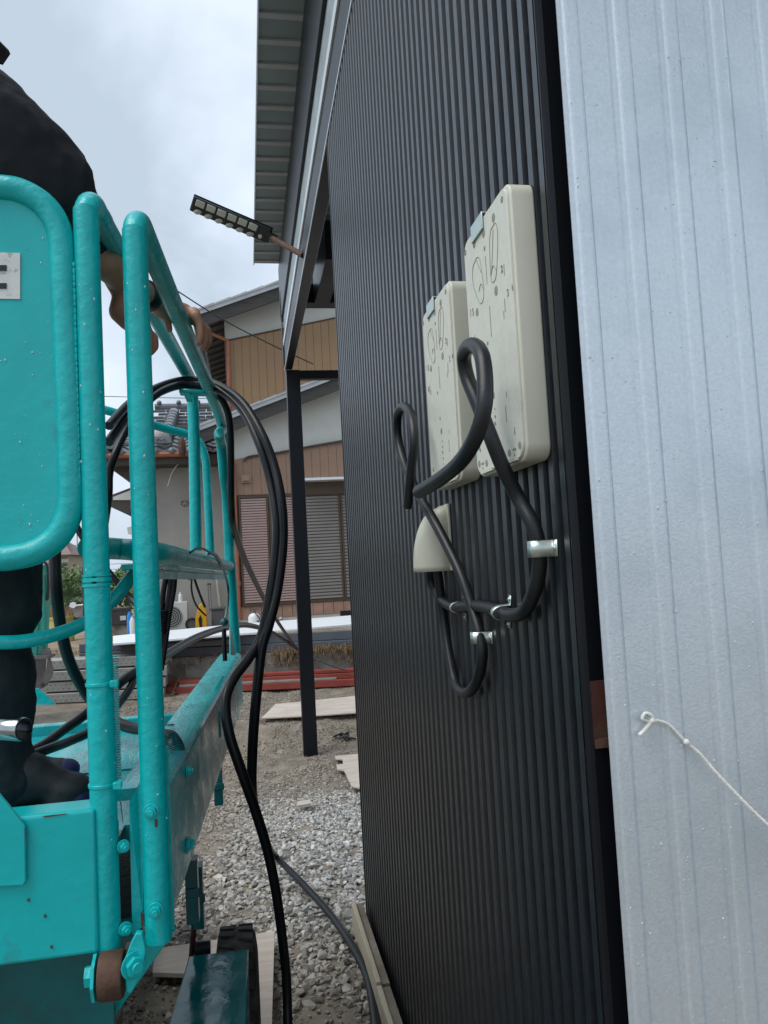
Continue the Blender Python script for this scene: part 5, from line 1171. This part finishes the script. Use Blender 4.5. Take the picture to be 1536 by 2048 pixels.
MB().box((a_[0] + .05, 14.5, TZ - .05), (a_[0] + .12, 14.75, TZ + .03)).box((b_[0] - .12, 14.5, TZ - .05), (b_[0] - .05, 14.75, TZ + .03)).build('foot', 'concrete_light', ac)
c = hq(361, 1202, 14.6)
bt = thing('bottle', (c.x, 14.6, b_[2]), 'small white bottle standing on the air conditioner', 'bottle')
MB().tube([(c.x, 14.6, b_[2]), (c.x, 14.6, b_[2] + .12), (c.x, 14.6, b_[2] + .14)], [.035, .035, .015], 12).build('body', 'white_plastic', bt, smooth=True)
MB().tube([(c.x, 14.6, b_[2] + .14), (c.x, 14.6, b_[2] + .175)], .016, 10).build('cap', 'white_plastic', bt)
yj = thing('yellow_jug', hq(404, 1257, 14.3), 'bright yellow plastic tank with a dark slot, between air conditioner and grey bin', 'tank')
sh_ = [(391, 1260), (391, 1238), (394, 1224), (399, 1208), (405, 1207), (408, 1215), (413, 1222), (414, 1260)]
MB().prism([hq(a, b, 14.25) for a, b in sh_], (0, .16, 0)).build('body', 'yellow_plastic', yj, bevel=.012)
MB().prism([hq(a, b, 14.238) for a, b in ((399, 1254), (397, 1238), (401, 1230), (404, 1238), (404, 1254))], (0, .012, 0)).build('slot', 'hole_black', yj)
gbn = thing('grey_bins', hq(440, 1256, 14.45), 'dark grey lidded plastic bin beside the yellow tank', 'bin')
a_, b_ = bx(424, 1219, 448, 1262, 14.4, .3)
MB().box(a_, b_).build('body', 'bin_grey', gbn, bevel=.02); MB().box((a_[0] - .02, 14.38, b_[2]), (b_[0] + .02, 14.72, b_[2] + .05)).build('lid', 'bin_grey', gbn, bevel=.015)
t = thing('hose_reel', hq(385, 1252, 14.35), 'dark coiled garden hose reel left of the yellow tank', 'hose reel')
c = hq(387, 1248, 14.4)
MB().tube([(c.x - .03, 14.4, c.z), (c.x - .03, 14.5, c.z)], .12, 14).build('drum', 'bin_grey', t); MB().tube([(c.x - .03 + math.cos(k * .5) * .1, 14.39, c.z + math.sin(k * .5) * .1) for k in range(14)], .015, 6).build('hose', 'rubber', t)
for px, lb in ((416, 'thin black garden pole leaning on the grey wall, left one'), (420.5, 'thin black garden pole leaning on the grey wall, right one')):
    t = MB().tube([hq(px + 3, 1225, 14.9), hq(px, 1170, 15.1)], .008, 6).ball(hq(px, 1168, 15.1), .022, 8, 5).build('garden_pole', 'bin_grey', smooth=True); tag(t, lb, 'pole')
sp = thing('garden_sprayer', hq(509, 1248, 13.2), 'white pressure sprayer with black hose in front of the shutters', 'sprayer')
c = hq(509, 1250, 13.2); tpz = hq(509, 1226, 13.2).z
MB().tube([(c.x, 13.2, c.z - .15), (c.x, 13.2, tpz - .07), (c.x, 13.2, tpz - .02), (c.x, 13.2, tpz)], [.1, .1, .075, .03], 16).build('tank', 'white_plastic', sp, smooth=True)
MB().tube([(c.x, 13.2, tpz), (c.x, 13.2, tpz + .04)], .03, 10).box((c.x - .08, 13.19, tpz + .05), (c.x + .08, 13.22, tpz + .065)).build('pump_handle', 'bin_grey', sp)
MB().tube(spline([(c.x + .02, 13.1, tpz), (c.x + .08, 13.1, tpz - .08), (c.x + .1, 13.1, c.z + .02), (c.x + .05, 13.08, tpz - .12)], 5), .01, 6).build('hose', 'rubber', sp, smooth=True)
t = MB().tube([hq(522, 1241, 13.2), hq(564, 1239, 13.2)], .02, 8).ball(hq(535, 1240, 13.2), .035, 8, 6).ball(hq(562, 1238, 13.2), .04, 8, 6).build('metal_nozzle', 'scaffold_galv', smooth=True); tag(t, 'bright metal pipe fitting right of the white sprayer', 'fitting')
for px0, px1, m_, lb, tp_ in ((256, 263, 'blue_plastic', 'blue plastic bottle left of the white one', 1223), (261, 268.5, 'white_plastic', 'white plastic bottle right of the blue one', 1233)):
    Y = 13.2 if m_ == 'blue_plastic' else 13.0; a, b = hq(px0, 1272, Y), hq(px1, tp_, Y); cx_ = (a.x + b.x) / 2; r_ = (b.x - a.x) / 2 + .01
    t = thing('bottle', (cx_, Y, TZ), lb, 'bottle'); MB().tube([(cx_, Y, TZ), (cx_, Y, b.z - .08), (cx_, Y, b.z - .02)], [r_, r_, r_ * .5], 12).build('body', m_, t, smooth=True); MB().tube([(cx_, Y, b.z - .02), (cx_, Y, b.z)], r_ * .45, 10).build('cap', m_, t)
ck = thing('black_crate', hq(240, 1250, 15), 'black plastic crate with white label below the bushes', 'crate')
a, b = hq(221, 1251, 14.8), hq(256, 1216, 14.8)
MB().box((a.x, 14.8, a.z), (b.x, 15.2, b.z)).build('body', 'grille_dark', ck, bevel=.01); MB().box((a.x - .01, 14.79, b.z - .03), (b.x + .01, 15.21, b.z + .01)).build('rim', 'grille_dark', ck)
c = hq(246, 1236, 14.79); MB().box((c.x - .05, 14.783, c.z - .04), (c.x + .05, 14.787, c.z + .04)).build('label', 'sticker_white', ck)
MB().box((a.x, 14.85, TZ - .05), (b.x, 15.2, a.z)).build('base_block', 'concrete', ck)
wbk = thing('wheelbarrow', hq(160, 1245, 14), 'grey wheelbarrow tray with a white disc on top, right of the yellow planter', 'wheelbarrow')
MB().prism([hq(a_, b_, 13.8) for a_, b_ in ((141, 1214), (176, 1209), (196, 1208), (190, 1232), (151, 1236))], (0, .55, 0)).build('tray', 'barrow', wbk, bevel=.01)
MB().tube([hq(139, 1213, 13.79), hq(198, 1206, 13.79)], .015, 6).build('tray_rim', 'white_plastic', wbk)
c = hq(160, 1240, 14.0); MB().tube([(c.x, 13.98, c.z), (c.x, 14.03, c.z)], .1, 14).build('wheel', 'rubber', wbk); MB().tube([hq(180, 1232, 14), hq(183, 1262, 14)], .015, 6).tube([hq(160, 1240, 13.96), hq(200, 1228, 13.96)], .012, 6).build('frame', 'bin_grey', wbk)
c = hq(146, 1211, 13.7); t = MB().tube([(c.x, 13.7, c.z), (c.x + .01, 13.66, c.z + .01)], .05, 14).build('white_disc', 'white_plastic'); tag(t, 'round white disc resting on the wheelbarrow tray', 'disc')
pn_ = thing('planter', hq(118, 1272, 14.2), 'big round pale yellow planter tub with dry plants', 'planter')
a, b = hq(91, 1236, 14.2), hq(147, 1236, 14.2); cx_ = (a.x + b.x) / 2; rt = (b.x - a.x) / 2; zb2 = max(TZ, hq(118, 1276, 14.2).z)
MB().tube([(cx_, 14.4, zb2 - .1), (cx_, 14.4, a.z - .04), (cx_, 14.4, a.z - .035), (cx_, 14.4, a.z)], [rt * .82, rt * .97, rt * 1.04, rt * 1.04], 22).build('tub', 'planter_yellow', pn_, smooth=True)
m = MB(); cols = []
for _ in range(320):
    an = rng.uniform(0, 2*math.pi); rr = rt * math.sqrt(rng.random()); p = V((cx_ + math.cos(an) * rr, 14.4 + math.sin(an) * rr, a.z)); d = V((rng.normal(0, .35), rng.normal(0, .35), 1)).normalized(); l = rng.uniform(.08, .24); s_ = V((.008, 0, 0))
    m.add([p - s_, p + s_, p + d * l], [(0, 1, 2)]); cols.append(rng.uniform(.8, 1.9))
o = m.build('dry_plants', 'straw', pn_); paint(o, cols, 3)

# ================================================================ SMALL EXCAVATOR BEHIND THE LEG
ex = thing('mini_excavator', at(70, 1380, y=9.2), 'teal mini excavator arm and steel bucket resting on the bank behind the worker', 'excavator')
YE = 9.0
q = lambda L_, Y=YE: [at(a, b, y=Y) for a, b in L_]
MB().prism(q([(77, 1127), (92, 1131), (95, 1145), (95, 1192), (88, 1310), (51, 1310), (59, 1200), (66, 1172)]), (0, .16, 0)).build('arm', 'excavator_teal', ex, bevel=.012)
MB().prism(q([(74, 1160), (80, 1160), (73, 1312), (62, 1312)], YE - .012), (0, .012, 0)).build('arm_rib', 'excavator_teal', ex)
MB().tube(q([(81, 1262), (80, 1292)], YE - .05), .03, 10).build('cylinder_rod', 'chrome', ex, smooth=True)
MB().tube(q([(86, 1150), (90, 1262)], YE - .03), .035, 10).build('hydraulic_cylinder', 'excavator_teal', ex, smooth=True)
MB().tube(spline(q([(80, 1133), (88, 1124), (96, 1140), (96, 1190), (93, 1200)], YE - .05), 5), .015, 6).build('hydraulic_hose', 'rubber', ex, smooth=True)
MB().tube(q([(86, 1130), (86, 1131)], YE - .06), .03, 10).build('pivot_pin', 'excavator_steel', ex)
bk2 = MB(); sidep = [(90, 1312), (99, 1312), (107, 1338), (104, 1355), (84, 1378), (79, 1376)]
b_o = MB().prism(q([(96, 1312), (101, 1318), (107, 1340), (103, 1356), (85, 1377), (79, 1368), (92, 1340)], 8.9), (0, .02, 0)).build('bucket', 'excavator_steel', ex)
MB().prism(q([(-20, 1320), (92, 1318), (90, 1345), (80, 1368), (-20, 1372)], 8.95), (0, .02, 0)).prism(q([(-20, 1312), (97, 1312), (97, 1318), (-20, 1320)], 8.88), (0, .3, 0)).prism(q([(-20, 1378), (82, 1378), (80, 1368), (-20, 1372)], 8.8), (0, .3, 0)).build('bucket_shell', 'excavator_steel', b_o)
MB().tube(q([(90, 1298), (96, 1316)], YE), .05, 10).build('bucket_link', 'excavator_steel', ex, smooth=True)
MB().tube(q([(80, 1180), (20, 1080), (-150, 1010), (-420, 1120)], YE + .1), [.09, .12, .14, .14], 8).build('boom', 'excavator_teal', ex, smooth=True)
A = at(-560, 1120, y=YE)
MB().box((A.x - .9, 8.4, .55), (A.x + .4, 9.8, 1.3)).build('house_body', 'excavator_teal', ex, bevel=.08)
for dy in (8.2, 9.6): MB().prism([(A.x - 1, dy, .0), (A.x + .6, dy, .0), (A.x + .75, dy, .22), (A.x + .6, dy, .45), (A.x - 1, dy, .45), (A.x - 1.15, dy, .22)], (0, .3, 0)).build('track', 'rubber', ex, bevel=.04)

# bits on the side of the distance
tk = MB()
for k in range(60):
    x, y = rng.uniform(-1.3, .4), rng.uniform(2.2, 8); p = V((x, y, gz(x, y) + .02)); a = rng.uniform(0, 6.28); l = rng.uniform(.008, .022); d = V((math.cos(a), math.sin(a), .1)) * l; s_ = V((-d.y, d.x, 0)).normalized() * .004
    tk.add([p - d, p - s_, p + d, p + s_], [(0, 1, 2, 3)])
o = tk.build('dry_leaves', 'straw'); paint(o, [1.4] * 60, 4); tag(o, 'small dry leaves scattered on the gravel', 'leaves', kind='stuff')
for o in bpy.data.objects:
    if '_w' in o: del o['_w']
